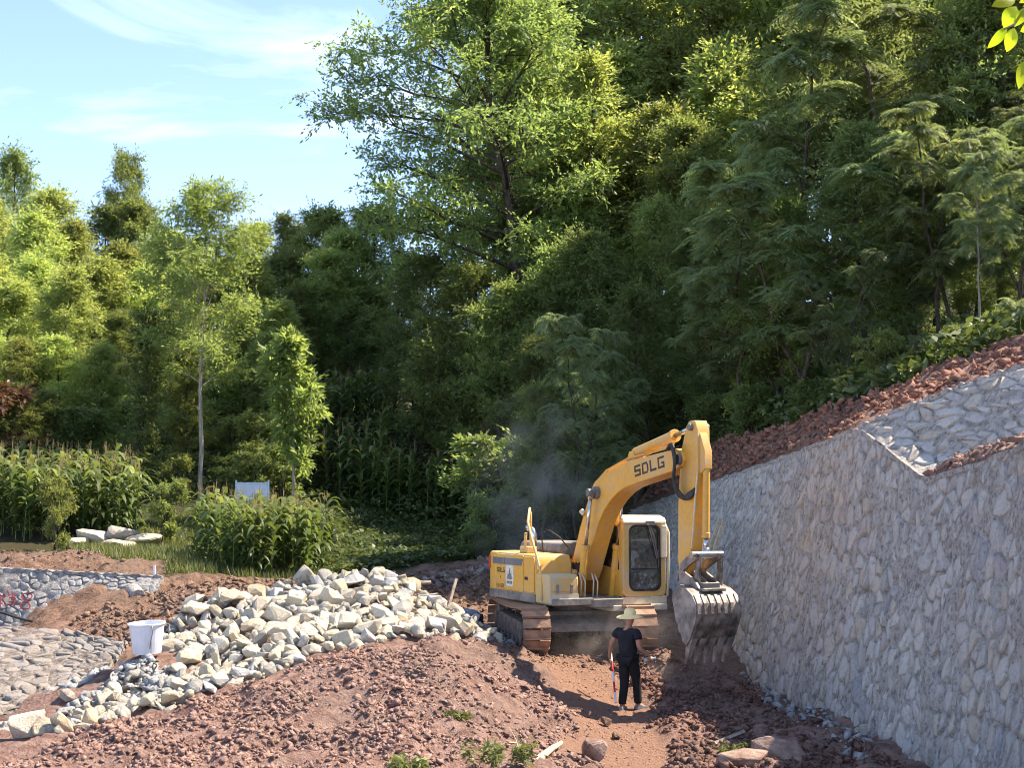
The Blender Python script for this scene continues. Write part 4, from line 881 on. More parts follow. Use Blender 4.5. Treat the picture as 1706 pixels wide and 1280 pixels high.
m = MB(); m.box(CX0, CX1 - .0, CY0 - .02, CY1 + .02, .86, 1.0); m.build('cab_sill', M_CREAM, cab, .015)
m = MB(); m.box(.5, CX1 + .06, CY0 - .25, CY1, .74, .86); m.build('step', M_CREAM, cab, .02)
# operator is a person of his own inside the cab
# ---------------------------------------------------------------- trees
def bark_mat(name, a, b):
    t = NT(name); co = t.objco(); mp = t.n('ShaderNodeMapping'); mp.inputs['Scale'].default_value = (6, 6, 1.2); t.l(co, mp.inputs[0])
    n = t.noise(3, 6, .7, mp.outputs[0]); return t.done(t.bsdf(t.mix(t.ramp(n, [(.3, 0.0), (.7, 1.0)]), a, b), .9, .1, 0, t.bump(n, .8, .04)))
M_BARK = bark_mat('dark_bark', (0.045, 0.036, 0.028), (0.13, 0.105, 0.08))
M_BARKP = bark_mat('pale_bark', (0.22, 0.19, 0.15), (0.40, 0.36, 0.29))
M_LEAF = {
 'yg': m_leaf('leaf_yellow_green', ((0.125, 0.165, 0.055), (0.235, 0.29, 0.095), (0.38, 0.41, 0.155))),
 'mid': m_leaf('leaf_mid_green', ((0.10, 0.138, 0.05), (0.172, 0.225, 0.077), (0.285, 0.33, 0.12))),
 'pale': m_leaf('leaf_pale_green', ((0.12, 0.18, 0.055), (0.20, 0.27, 0.09), (0.30, 0.36, 0.14))),
 'dark': m_leaf('leaf_dark_green', ((0.084, 0.12, 0.047), (0.14, 0.19, 0.069), (0.225, 0.275, 0.105))),
 'pin': m_leaf('leaf_pinnate', ((0.10, 0.14, 0.068), (0.165, 0.215, 0.103), (0.245, 0.292, 0.142)), .5),
 'maize': m_leaf('leaf_maize', ((0.04, 0.068, 0.02), (0.085, 0.125, 0.034), (0.21, 0.235, 0.075)), .4),
 'dry': m_leaf('leaf_dry', ((0.10, 0.055, 0.03), (0.18, 0.10, 0.055), (0.24, 0.15, 0.08)), .3),
 'near': m_leaf('leaf_sunlit', ((0.22, 0.30, 0.02), (0.32, 0.40, 0.02), (0.42, 0.48, 0.03)), .65),
}
def tubes(chains):
    """chains: (points (n,3), radii, sides) -> V, F joined"""
    Vs = []; Fs = []; n0 = 0
    for P, R, k in chains:
        P = np.asarray(P, float); n = len(P); D = np.gradient(P, axis=0); D /= np.linalg.norm(D, axis=1)[:, None] + 1e-9
        ref = np.where(np.abs(D[:, 2:3]) > .9, [[1., 0, 0]], [[0, 0, 1.]]); A = np.cross(D, ref); A /= np.linalg.norm(A, axis=1)[:, None] + 1e-9; B = np.cross(A, D)
        t = np.arange(k) * 2 * PI / k; R = np.asarray(R)[:, None, None]
        V = P[:, None, :] + R * (np.cos(t)[None, :, None] * A[:, None] + np.sin(t)[None, :, None] * B[:, None])
        i = np.arange(n - 1)[:, None] * k; j = np.arange(k)[None]; j2 = (j + 1) % k
        F = np.stack([i + j, i + j2, i + k + j2, i + k + j], -1).reshape(-1, 4)
        Vs.append(V.reshape(-1, 3)); Fs.append(F + n0); n0 += n * k
    return np.concatenate(Vs), np.concatenate(Fs)
def leaves_at(r, P, L, wr, droop=.3, flat=.6, Dir=None, tint=None):
    """one folded diamond per point"""
    n = len(P); D = r.normal(size=(n, 3)); D[:, 2] = D[:, 2] * .6 - droop
    if Dir is not None: D = Dir + .35 * D
    D /= np.linalg.norm(D, axis=1)[:, None]
    N = r.normal(size=(n, 3)) * (1 - flat); N[:, 2] += flat + .05
    S = np.cross(D, N); S /= np.linalg.norm(S, axis=1)[:, None] + 1e-9; N = np.cross(S, D)
    l = (L * r.uniform(.65, 1.25, n))[:, None]; w_ = l * wr * .5
    V = np.stack([P, P + D * l * .45 + S * w_ + N * l * .06, P + D * l - N * l * .05, P + D * l * .45 - S * w_ + N * l * .06], 1).reshape(-1, 3)
    F = np.arange(4 * n).reshape(n, 4)
    return V, F, (r.uniform(0, 1, n) if tint is None else tint)
def crown_leaves(r, C, Rad, per, L, wr, style, droop, Out=None):
    """C cluster centres, Rad cluster radii"""
    n = len(C)
    if style == 'pinnate':
        nf = per; Vs = []; Fs = []; Ts = []; n0 = 0
        az = r.uniform(0, 2 * PI, (n, nf)); el = r.uniform(-.15, .75, (n, nf)); fl = L * r.uniform(.7, 1.25, (n, nf)) * (Rad / Rad.mean())[:, None]
        d0 = np.stack([np.cos(az) * np.cos(el), np.sin(az) * np.cos(el), np.sin(el)], -1).reshape(-1, 3); fl = fl.ravel()[:, None]; p0 = np.repeat(C, nf, 0)
        side = np.cross(d0, [[0, 0, 1.]]); side /= np.linalg.norm(side, axis=1)[:, None] + 1e-9
        K = 9; tb = np.repeat(np.clip(r.normal(.5, .22, n), 0, 1), nf)
        for k in range(K):
            f = .12 + .88 * k / (K - 1); p = p0 + d0 * fl * f + np.array([[0, 0, -1.]]) * fl * .55 * f * f
            dd = d0 + np.array([[0, 0, -1.1]]) * f; dd /= np.linalg.norm(dd, axis=1)[:, None]
            for sg in (-1, 1):
                ld = side * sg * .85 + dd * .45 + np.array([[0, 0, -.35]]) + r.normal(size=p.shape) * .12; ld /= np.linalg.norm(ld, axis=1)[:, None]
                ll = fl * .30 * (1 - .45 * abs(f - .5)) ; w_ = dd * ll * wr * .5
                V = np.stack([p, p + ld * ll * .45 + w_, p + ld * ll, p + ld * ll * .45 - w_], 1).reshape(-1, 3)
                m = len(p); Vs.append(V); Fs.append(np.arange(4 * m).reshape(m, 4) + n0); n0 += 4 * m; Ts.append(np.clip(tb + r.normal(0, .12, m), 0, 1))
        return np.concatenate(Vs), np.concatenate(Fs), np.concatenate(Ts)
    ns = max(3, per // 9); q = 9; m = n * ns     # sprigs: short twigs with leaves set along them
    sd = r.normal(size=(m, 3)); sd[:, 2] = sd[:, 2] * .7 + .15; sd /= np.linalg.norm(sd, axis=1)[:, None]; sl = np.repeat(Rad, ns) * r.uniform(.35, 1.35, m) ** 1.2
    f = np.tile(np.linspace(.25, 1.0, q), m)[:, None]; c = np.repeat(np.repeat(C, ns, 0), q, 0); sd9 = np.repeat(sd, q, 0); L9 = np.repeat(sl, q)[:, None]
    P = c + sd9 * L9 * f - np.array([[0, 0, .22]]) * L9 * f * f + r.normal(0, .05, (m * q, 3))
    ts = np.clip(np.repeat(np.repeat(np.clip(r.normal(.45, .15, n), 0, 1), ns), q) + np.repeat(r.normal(0, .13, m), q) + r.normal(0, .12, m * q), 0, 1)
    return leaves_at(r, P, np.full(m * q, L), wr, droop, .55, sd9 * .8, ts)
def make_tree(seed, H=14, cb=.3, spread=3.2, nb=26, shape='oval', elev=.5, leaf=.17, wr=.42, per=34, style='simple', droop=.3, crad=.55, trunk=.16, bias=None, lean=0.0, nsub=6, density=1.0, stems=1, wob=.012):
    """returns (wood V,F), (leaf V,F,tint)"""
    r = np.random.RandomState(seed); ch = []; C = []; Rd = []
    for st in range(stems):
        az0 = r.uniform(0, 6.28); ln = lean if stems == 1 else .28; n = 12; z = np.linspace(0, 1, n)
        wv_ = np.cumsum(r.normal(0, wob, (n, 2)), 0) * H
        T = np.column_stack([wv_[:, 0] + ln * H * z * z * math.cos(az0), wv_[:, 1] + ln * H * z * z * math.sin(az0), z * H * .97]); T[0, :2] = 0
        ch.append((T, trunk * (1 - .9 * z) ** .9 + .012, 8))
        for i in range(nb // stems):
            f = cb + (1 - cb) * ((i + r.uniform(0, 1)) / (nb // stems)) ** .9; f = min(f, .985); t = (f - cb) / (1 - cb)
            prof = {'oval': math.sin(PI * min(1, .14 + .86 * t)) ** .7, 'cone': (1 - t) ** .8 * .9 + .12, 'broad': (1 - t ** 2.4) ** .6 * (.6 + .4 * min(1, t * 3)), 'top': .35 + .8 * math.sin(PI * min(1, .25 + .72 * t)), 'column': .85 + .25 * r.uniform(-1, 1)}[shape]
            az = i * 2.399 + r.uniform(-.5, .5); Lb = spread * prof * r.uniform(.7, 1.18)
            if bias: Lb *= 1 + bias[2] * (math.cos(az) * bias[0] + math.sin(az) * bias[1])
            Lb = max(Lb, .25 * spread * .6); el = elev * r.uniform(.5, 1.3) + .35 * t
            p0 = np.array([np.interp(f, z, T[:, 0]), np.interp(f, z, T[:, 1]), np.interp(f, z, T[:, 2])]); m = 7; s = np.linspace(0, 1, m)[:, None]
            d = np.array([math.cos(az) * math.cos(el), math.sin(az) * math.cos(el), math.sin(el)])
            Bp = p0 + d * Lb * s + np.array([[0, 0, 1.]]) * Lb * (-.18 * s * s * (1.2 if style == 'pinnate' else .8)) + np.cumsum(r.normal(0, .028 * Lb, (m, 3)), 0) * s
            br = trunk * .36 * (1 - .6 * t) * min(1, Lb / spread + .2)
            ch.append((Bp, np.linspace(br, .008, m), 5))
            for k in range(nsub):
                g = .28 + .72 * (k + r.uniform(0, 1)) / nsub; q = np.array([np.interp(g, s[:, 0], Bp[:, a]) for a in range(3)])
                a2 = az + r.choice([-1, 1]) * r.uniform(.35, 1.15); e2 = el * .4 + r.uniform(-.2, .7); l2 = Lb * r.uniform(.22, .46) * (1.15 - .5 * g)
                d2 = np.array([math.cos(a2) * math.cos(e2), math.sin(a2) * math.cos(e2), math.sin(e2)]); u = np.linspace(0, 1, 4)[:, None]
                Sp = q + d2 * l2 * u + np.array([[0, 0, -.15]]) * l2 * u * u; ch.append((Sp, np.linspace(br * .4, .005, 4), 3))
                for h in ((.55, 1.0) if r.rand() < density else (1.0,)):
                    C.append(q + (Sp[-1] - q) * h); Rd.append(crad * r.uniform(.6, 1.25))
            C.append(Bp[-1]); Rd.append(crad * r.uniform(.6, 1.1))
    C = np.array(C); Rd = np.array(Rd)
    return tubes(ch), crown_leaves(r, C, Rd, per, leaf, wr, style, droop)
PROTO = {}
def proto(key, leafkey, bark=None, **kw):
    (wv, wf), (lv, lf, lt) = make_tree(**kw); H = kw.get('H', 14)
    PROTO[key] = (mesh_np('trunk', wv, wf, True, [bark or M_BARK]), mesh_np('crown', lv, lf, False, [M_LEAF[leafkey]], {'tint': lt}), H)
proto('yg1', 'yg', seed=1, H=12, cb=.12, spread=2.7, nb=36, shape='oval', leaf=0.18, per=54, trunk=.13, crad=0.85, nsub=9)
proto('yg2', 'yg', seed=2, H=12, cb=.18, spread=2.2, nb=32, shape='oval', leaf=0.17, per=45, trunk=.11, crad=0.8, elev=.85, nsub=9)
proto('mid1', 'mid', seed=3, H=14, cb=.18, spread=3.4, nb=38, shape='broad', leaf=0.19, per=54, trunk=.17, crad=0.9, nsub=9)
proto('mid2', 'mid', seed=4, H=16, cb=.28, spread=2.6, nb=34, shape='oval', leaf=0.18, per=36, trunk=.15, crad=0.85, elev=.8, nsub=9)
proto('pale1', 'pale', M_BARKP, seed=5, H=13, cb=.36, spread=2.8, nb=36, shape='top', leaf=.17, wr=.36, per=45, trunk=.10, crad=.75, elev=.75, nsub=8, wob=.003)
proto('slim', 'yg', seed=6, H=18, cb=.22, spread=2.3, nb=38, shape='oval', leaf=0.18, per=27, trunk=.13, crad=0.8, elev=.9, density=.8, nsub=8)
proto('pin1', 'pin', seed=7, H=13, cb=.22, spread=3.0, nb=48, shape='broad', leaf=.72, wr=.32, per=6, style='pinnate', trunk=.11, crad=.55, elev=.35, nsub=6, stems=3)
proto('pin2', 'pin', seed=8, H=12, cb=.26, spread=2.8, nb=36, shape='broad', leaf=.70, wr=.32, per=6, style='pinnate', trunk=.10, crad=.55, elev=.4, nsub=6, stems=2)
proto('pin3', 'pin', M_BARKP, seed=18, H=12, cb=.42, spread=2.4, nb=22, shape='top', leaf=.70, wr=.32, per=8, style='pinnate', trunk=.09, crad=.5, elev=.4, nsub=5, wob=.005)
proto('dark1', 'dark', seed=9, H=14, cb=.10, spread=3.0, nb=38, shape='oval', leaf=0.19, per=36, trunk=.15, crad=0.9, nsub=9)
proto('column', 'dark', seed=10, H=9, cb=.05, spread=.8, nb=50, shape='column', leaf=0.15, per=45, trunk=.16, crad=0.5, nsub=3, elev=.3)
proto('bush1', 'mid', seed=11, H=3, cb=.08, spread=1.3, nb=26, shape='broad', leaf=.15, per=26, trunk=.035, crad=.34, nsub=4, stems=4)
proto('bush2', 'dark', seed=12, H=3, cb=.05, spread=1.5, nb=28, shape='broad', leaf=.16, per=26, trunk=.035, crad=.36, nsub=4, stems=4)
proto('bush3', 'pin', seed=13, H=3.4, cb=.1, spread=1.4, nb=20, shape='broad', leaf=.6, wr=.3, per=4, style='pinnate', trunk=.035, crad=.4, nsub=4, stems=4)
proto('bush4', 'yg', seed=14, H=3, cb=.08, spread=1.2, nb=24, shape='oval', leaf=.14, per=26, trunk=.03, crad=.32, nsub=4, stems=3)
proto('loquat', 'pale', M_BARKP, seed=15, H=5.5, cb=.30, spread=1.1, nb=22, shape='oval', leaf=.26, wr=.3, per=22, trunk=.05, crad=.36, nsub=4, elev=.9)
proto('drybush', 'dry', seed=16, H=3, cb=.1, spread=1.1, nb=20, shape='oval', leaf=.16, per=22, trunk=.03, crad=.32, nsub=4, stems=3)
proto('big', 'dark', seed=17, H=26, cb=.30, spread=6.6, nb=54, shape='broad', leaf=0.22, per=72, trunk=.36, crad=1.05, elev=.42, bias=(-1, -.2, .35), nsub=13)
rt = random.Random(9)
def tree(key, u, vtop, d, label, group=None, name='tree', wide=1.0, rot=None, cat='tree', base=None, parts=True):
    wm, lm, H = PROTO[key]; top = W(u, vtop, d); x, y = top.x, top.y; zb = lz(x, y) - .1 if base is None else base
    h = max(top.z - zb, .6); s = h / H
    r0 = empty(name, (x, y, zb), (0, 0, rt.uniform(0, 6.28) if rot is None else rot)); r0.scale = (s * wide, s * wide, s)
    tag(r0, label, cat, group)
    for nm, me in (('trunk', wm), ('crown', lm)): link(bpy.data.objects.new(nm if key[:4] != 'bush' and key != 'drybush' else {'trunk': 'stem', 'crown': 'foliage'}[nm], me), r0)
    return r0
def many(rows_, label, group, name='tree', cat='tree'):
    N_ = 'leftmost|second from the left|third from the left|fourth from the left|fifth from the left|sixth from the left|seventh from the left|eighth from the left|ninth from the left|tenth from the left|eleventh from the left|twelfth from the left'.split('|')
    M_ = 'rightmost|second from the right|third from the right|fourth from the right|fifth from the right|sixth from the right|seventh from the right|eighth from the right|ninth from the right|tenth from the right|eleventh from the right|twelfth from the right'.split('|')
    rows_ = sorted(rows_, key=lambda q: q[1]); n = len(rows_)
    for i, q in enumerate(rows_): tree(q[0], q[1], q[2], q[3], label + ', ' + (N_[i] if i <= n // 2 else M_[n - 1 - i]), group, name, q[4] if len(q) > 4 else 1.0, cat=cat)
# left wood
tree('dark1', 22, 250, 88, 'tall dark tree at the far left rising above the yellow-green trees', wide=.75)
tree('pale1', 212, 268, 86, 'thin pale tree with feathery top sticking up against the sky at left', wide=.62)
tree('pale1', 345, 322, 44, 'slender pale leaved tree with bare trunk left of the sign board', wide=.98, rot=.6)
tree('column', 245, 515, 44.5, 'dark vine covered column shaped tree among the pale trees', wide=1.0)
tree('loquat', 503, 560, 41, 'young tree with thin white stem behind the maize clump', wide=.9)
tree('yg2', 332, 572, 47, 'small broad leaved tree crossing the trunk of the slender pale tree', wide=1.15)
many([('yg1', 100, 318, 82), ('yg2', 5, 330, 76), ('yg1', 60, 360, 66), ('yg2', 140, 372, 68), ('yg1', -20, 420, 58, 1.2), ('yg1', 40, 470, 56, 1.2), ('yg2', 110, 450, 55, 1.2), ('yg1', 175, 430, 62, 1.2), ('yg2', 15, 560, 49, 1.2), ('yg1', 85, 560, 50, 1.3), ('yg2', 150, 570, 50, 1.2), ('yg1', -60, 520, 50, 1.2), ('yg1', 20, 640, 46, 1.3), ('mid1', 75, 650, 47, 1.1), ('yg2', 60, 420, 60, 1.2)], 'yellow-green tree of the left edge wood', 'yellow-green trees at the left edge')
many([('dark1', 165, 335, 84, .9), ('mid1', 240, 335, 84, .9), ('yg1', 268, 385, 72, 1.1), ('yg2', 215, 400, 66, 1.1), ('mid1', 300, 400, 70), ('yg2', 410, 375, 78, 1.1), ('yg1', 380, 440, 66, 1.1), ('yg2', 445, 430, 66, 1.1), ('yg1', 470, 500, 58, 1.1), ('yg2', 415, 530, 55, 1.2), ('yg1', 290, 500, 60, 1.1), ('mid1', 200, 520, 58), ('yg1', 330, 430, 68, 1.1), ('yg1', 250, 450, 64, 1.1), ('mid1', 160, 600, 52), ('yg2', 440, 560, 53, 1.2), ('yg1', 370, 560, 54, 1.1)], 'sunlit tree behind the slender pale tree', 'trees behind the slender pale tree')
many([('mid2', 500, 355, 74, 1.2), ('mid1', 545, 345, 70), ('mid1', 590, 385, 66), ('mid1', 630, 340, 68, 1.1), ('mid1', 530, 470, 63), ('dark1', 570, 500, 62, 1.1), ('mid2', 480, 470, 62, 1.1), ('mid1', 620, 480, 64), ('mid1', 480, 420, 68), ('mid1', 560, 420, 64, 1.1), ('yg1', 500, 560, 52, 1.1), ('mid2', 660, 420, 60, 1.1)], 'tree in the wood left of the biggest tree', 'trees left of the biggest tree')
# centre
tree('big', 862, -150, 52, 'biggest tree, dark trunk and wide limbs reaching left against the sky', wide=1.0, rot=.15)
many([('slim', 930, -190, 62, 1.3), ('mid2', 1010, -200, 64, 1.2), ('slim', 960, -260, 70, 1.3), ('mid2', 1120, -260, 72, 1.3), ('slim', 1060, -220, 74, 1.4), ('slim', 880, -240, 68, 1.2), ('slim', 800, -200, 72, 1.2), ('mid2', 1290, -260, 70, 1.4), ('slim', 1075, -190, 60, 1.3), ('slim', 1150, -180, 66, 1.3), ('mid2', 1215, -190, 62, 1.2), ('yg2', 980, 60, 58, 1.1), ('yg2', 1120, 40, 58, 1.1), ('slim', 1045, 90, 54, 1.2), ('yg2', 1180, 60, 54, 1.2), ('slim', 1260, -170, 58, 1.3), ('mid2', 905, 60, 56), ('slim', 1330, -190, 60, 1.3), ('yg1', 1000, 200, 55, 1.1), ('yg1', 1080, 180, 53, 1.1), ('mid1', 1160, 200, 50)], 'tall thin tree in the middle of the wood', 'tall thin trees in the middle of the wood')
many([('dark1', 765, 470, 61, 1.2), ('dark1', 700, 500, 61, 1.1), ('mid1', 810, 500, 60, 1.1), ('dark1', 700, 420, 52, 1.1), ('mid1', 770, 440, 50, 1.1), ('dark1', 640, 540, 62, 1.2), ('mid1', 840, 470, 48), ('dark1', 920, 400, 48, 1.1), ('dark1', 1000, 380, 47, 1.1), ('mid2', 1080, 330, 47), ('dark1', 1140, 350, 45, 1.1), ('mid1', 715, 560, 54), ('dark1', 790, 580, 53, 1.1), ('dark1', 1060, 480, 43, 1.1), ('dark1', 880, 560, 43), ('dark1', 1170, 470, 40)], 'dark understorey tree below the biggest tree', 'shaded understorey trees')
# right
many([('pin1', 1265, 80, 37, 1.0), ('pin2', 1330, 240, 33, 1.1), ('pin1', 1510, -30, 36, 1.05), ('pin2', 1230, 330, 35, 1.1), ('pin2', 1560, 200, 31, 1.0), ('pin2', 1690, 170, 29, 1.0), ('pin1', 1760, 60, 31), ('pin2', 1390, 420, 30.5, .9)], 'feather leaved dark tree on the right hillside', 'feather leaved trees on the right')
many([('mid1', 1390, -50, 38, 1.0), ('mid1', 1640, -60, 34, 1.0), ('dark1', 1450, 200, 32.5, 1.0), ('mid1', 1300, 330, 34, .9)], 'broad leaved tree on the right hillside', 'broad leaved trees on the right hillside')
tree('pin3', 1622, 250, 27.5, 'feather leaved tree with slender pale trunk showing at the right', wide=.75)
many([('slim', 1400, -170, 52, 1.3), ('mid2', 1460, -180, 50, 1.2), ('slim', 1530, -190, 48, 1.3), ('yg2', 1600, -170, 47, 1.3), ('mid2', 1680, -190, 44, 1.2), ('mid2', 1370, -240, 62, 1.4), ('slim', 1500, -260, 60, 1.4), ('mid2', 1620, -260, 56, 1.4), ('mid2', 1750, -220, 50, 1.3), ('yg1', 1480, 120, 44, 1.1), ('yg2', 1690, 120, 40, 1.2), ('yg1', 1600, 300, 38, 1.1), ('yg1', 1280, 300, 46), ('yg2', 1420, 330, 42), ('dark1', 1500, 380, 36), ('dark1', 1310, 420, 38), ('mid1', 1700, 330, 33)], 'backlit tree behind the feather leaved trees', 'backlit trees on the right')
# shrubs
tree('pin2', 965, 525, 36, 'tall grey-green feathery shrub with hanging vines behind the boom', name='shrub', wide=.8, cat='shrub')
tree('pin2', 1010, 620, 40, 'feathery shrub leaning right behind the boom of the excavator', name='shrub', wide=.8, cat='shrub')
tree('mid1', 905, 640, 36, 'dusty leafy shrub left of the tall vine hung one', name='shrub', wide=.9, cat='shrub')
tree('bush4', 1105, 690, 44, 'bright green sapling above the far end of the wall', name='shrub', wide=.7, cat='shrub')
tree('bush1', 1085, 775, 46, 'green shrub seen under the boom at the far wall end', name='shrub', wide=1.1, cat='shrub')
tree('bush1', 272, 806, 36.5, 'leafy round shrub at the end of the far maize field', name='shrub', wide=.85, cat='shrub')
tree('bush4', 95, 800, 34.6, 'sapling with pale stem standing before the far maize', name='shrub', wide=.7, cat='shrub')
tree('drybush', 8, 640, 46, 'shrub with dry reddish leaves at the left edge', name='shrub', wide=1.0, cat='shrub')
many([('bush2', 850, 740, 39, 1.2), ('bush2', 830, 830, 36.5, 1.2), ('bush2', 880, 800, 37.5, 1.2), ('bush2', 930, 760, 37.5, 1.2), ('bush2', 800, 880, 34.8, 1.1), ('bush1', 480, 720, 47, 1.0)], 'dark shrub on the slope left of the excavator', 'shrubs on the shaded slope', 'shrub', 'shrub')
many([('bush1', 300, 700, 50, 1.4), ('bush4', 390, 700, 50, 1.4), ('bush1', 200, 720, 50, 1.4), ('bush2', 120, 690, 48, 1.4), ('bush2', 50, 700, 47, 1.4), ('bush4', 450, 690, 47, 1.3), ('bush1', 400, 760, 45, 1.3), ('bush2', 200, 660, 52, 1.6), ('bush4', 290, 760, 44, 1.2), ('bush1', 470, 740, 44, 1.1), ('bush2', -20, 690, 48, 1.4), ('bush2', 440, 760, 44, 1.2), ('bush1', 350, 640, 54, 1.4), ('bush4', 420, 620, 54, 1.4), ('bush4', 480, 640, 50, 1.3)], 'shrub at the foot of the left wood', 'shrubs at the foot of the left wood', 'shrub', 'shrub')
many([('bush1', 1470, 560, 27, 1.1), ('bush3', 1540, 560, 26, 1.0), ('bush1', 1600, 545, 25, 1.0), ('bush2', 1420, 610, 28.5, 1.2), ('bush1', 1650, 520, 24, .9), ('bush3', 1690, 500, 23.6, .9), ('bush2', 1340, 640, 31, 1.2), ('bush2', 1250, 650, 34, 1.2), ('bush4', 1250, 600, 36, 1.0), ('bush2', 1180, 660, 38, 1.2), ('bush1', 1520, 590, 26, 1.0), ('bush2', 1120, 640, 42, 1.3), ('bush2', 1300, 590, 34, 1.2)], 'bush along the wood edge above the red bank', 'bushes above the red bank', 'shrub', 'shrub')
# ---------------------------------------------------------------- maize
def maize_meshes(seed, H=2.4, nl=15):
    r = np.random.RandomState(seed); st, sf = tubes([(np.column_stack([r.normal(0, .01, 6).cumsum(), r.normal(0, .01, 6).cumsum(), np.linspace(0, H * .93, 6)]), np.linspace(.017, .007, 6), 5)])
    V = []; F = []; T = []; n = 0
    for i in range(nl):
        z0 = H * (.12 + .74 * i / (nl - 1)); az = (i % 2) * PI + r.normal(0, .5) + seed; L = r.uniform(.55, .85) * (1.1 - .5 * abs(i / nl - .45)); m = 7; up = r.uniform(1.15, 1.6); wv = r.uniform(.055, .078)
        d = np.array([math.cos(az), math.sin(az), 0]); s = np.array([-d[1], d[0], 0]); tw = r.normal(0, .3); tn = np.clip(.25 + .5 * i / nl + r.normal(0, .12), 0, 1)
        for k in range(m):
            f = k / (m - 1); p = d * L * (f * .85) + np.array([0, 0, L * (up * f - 1.35 * f * f)]) + [0, 0, z0]; w_ = wv * math.sin(PI * min(1, .18 + .82 * f)) ** .8
            sd = s * math.cos(tw * f) + np.array([0, 0, 1]) * math.sin(tw * f); V += [p - sd * w_, p + sd * w_]
            if k: F.append((n + 2 * k - 2, n + 2 * k - 1, n + 2 * k + 1, n + 2 * k)); T.append(tn)
        n += 2 * m
    ta = [(np.column_stack([np.linspace(0, .10 * math.cos(a) * e, 4), np.linspace(0, .10 * math.sin(a) * e, 4), H * .93 + np.linspace(0, .30 * (1.2 - .5 * e), 4)]), np.linspace(.005, .003, 4), 3) for a, e in [(k * .9, .2 + 1.1 * (k % 3) / 2) for k in range(5)]]
    tv, tf = tubes(ta)
    return mesh_np('stalk', st, sf, True, [M_STALK]), mesh_np('leaves', np.array(V), np.array(F), True, [M_LEAF['maize']], {'tint': np.array(T)}), mesh_np('tassel', tv, tf, True, [M_TASS]), H
M_STALK = m_plain('maize_stalk', (0.10, 0.13, 0.035), .7, (0.17, 0.19, 0.06), 6); M_TASS = m_plain('maize_tassel', (0.34, 0.25, 0.11), .8, (0.26, 0.20, 0.08), 12)
MAIZE = [maize_meshes(200 + k, 2.4, 15 + k % 3) for k in range(6)]
rc = random.Random(21)
def maize(x, y, h, label, group, parts=True):
    a, b, c, H = rc.choice(MAIZE); r0 = empty('maize_plant', (x, y, lz(x, y) - .03), (rc.uniform(-.07, .07), rc.uniform(-.07, .07), rc.uniform(0, 6.28))); s = h / H; r0.scale = (s * 1.1, s * 1.1, s)
    tag(r0, label, 'maize plant', group)
    for nm, me in (('stalk', a), ('leaves', b), ('tassel', c)): link(bpy.data.objects.new(nm, me), r0)
def maize_field(n, poly, h0, h1, label, group, seed, gap=.33):
    r = random.Random(seed); px = [p[0] for p in poly]; py = [p[1] for p in poly]; pts = []; t = 0
    while len(pts) < n and t < 30000:
        t += 1; x = r.uniform(min(px), max(px)); y = r.uniform(min(py), max(py))
        if inside(poly, x, y) and all((x - a) ** 2 + (y - b) ** 2 > gap * gap for a, b in pts): pts.append((x, y))
    for x, y in pts: maize(x, y, r.uniform(h0, h1), label, group)
maize_field(92, PX((318, 965, 32), (380, 975, 30.6), (470, 978, 30.6), (540, 965, 31.8), (548, 940, 34), (440, 930, 35), (345, 935, 34.5)), 1.55, 1.95, 'tall maize plant in the dense clump left of the excavator', 'maize clump', 61, .23)
maize_field(122, PX((-60, 907, 36.6), (100, 905, 37), (222, 902, 37.2), (222, 890, 41), (100, 892, 42), (-60, 892, 42)), 1.95, 2.3, 'maize plant in the far field at the left edge', 'maize field at the left edge', 62, .27)
maize_field(55, PX((505, 846, 47), (620, 850, 46.5), (720, 852, 46), (820, 840, 46), (820, 830, 49), (600, 835, 51), (505, 835, 51)), 2.1, 2.6, 'shaded maize plant in the row on the dark slope', 'maize row on the dark slope', 63, .4)
maize_field(30, PX((540, 713, 54), (650, 713, 54), (650, 706, 57), (540, 706, 57)), 2.2, 2.7, 'sunlit maize plant on the upper terrace in the wood', 'maize on the upper terrace', 64, .4)
# ---------------------------------------------------------------- grass and low plants
def blades(name, xy, h0, h1, w0, mat, label, seed, hf=land, lean=.5):
    r = np.random.RandomState(seed); n = len(xy); z = hf(xy[:, 0], xy[:, 1]); P = np.column_stack([xy, z - .01]); az = r.uniform(0, 2 * PI, n); h = r.uniform(h0, h1, n)
    D = np.column_stack([np.cos(az) * lean * r.uniform(.2, 1.4, n), np.sin(az) * lean * r.uniform(.2, 1.4, n), np.ones(n)]) * h[:, None]; S = np.column_stack([-np.sin(az), np.cos(az), np.zeros(n)]) * w0
    V = np.stack([P - S, P + S, P + D], 1).reshape(-1, 3); F = np.arange(3 * n).reshape(n, 3)
    return tag(obj_np(name, V, F, mat, attrs={'tint': r.uniform(0, 1, n)}), label, kind='stuff')
M_LEAF['low'] = m_leaf('low_leaf', ((0.035, 0.055, 0.018), (0.07, 0.10, 0.03), (0.13, 0.16, 0.05)), .3)
M_LEAF['grass'] = m_leaf('grass_blade', ((0.06, 0.075, 0.024), (0.12, 0.14, 0.042), (0.22, 0.225, 0.08)), .3)
xy = scatter(36000, PX((130, 930, 32.5), (260, 965, 28.8), (330, 965, 29.5), (420, 972, 30), (560, 965, 31.5), (560, 890, 42), (350, 850, 43), (240, 890, 39), (110, 908, 36)), None, 71)
xy = xy[grass_w(xy[:, 0], xy[:, 1]) > .45]
blades('grass', xy, .08, .3, .012, M_LEAF['grass'], 'sunny grass on the terrace round the maize clump', 72)
xy = scatter(26000, PX((540, 965, 31.8), (640, 955, 32.6), (700, 940, 33.6), (830, 930, 35), (920, 900, 40), (900, 850, 50), (560, 845, 47), (500, 880, 42)), None, 73)
r = np.random.RandomState(74); z = land(xy[:, 0], xy[:, 1]); P = np.column_stack([xy, z + r.uniform(.02, .22, len(xy))])
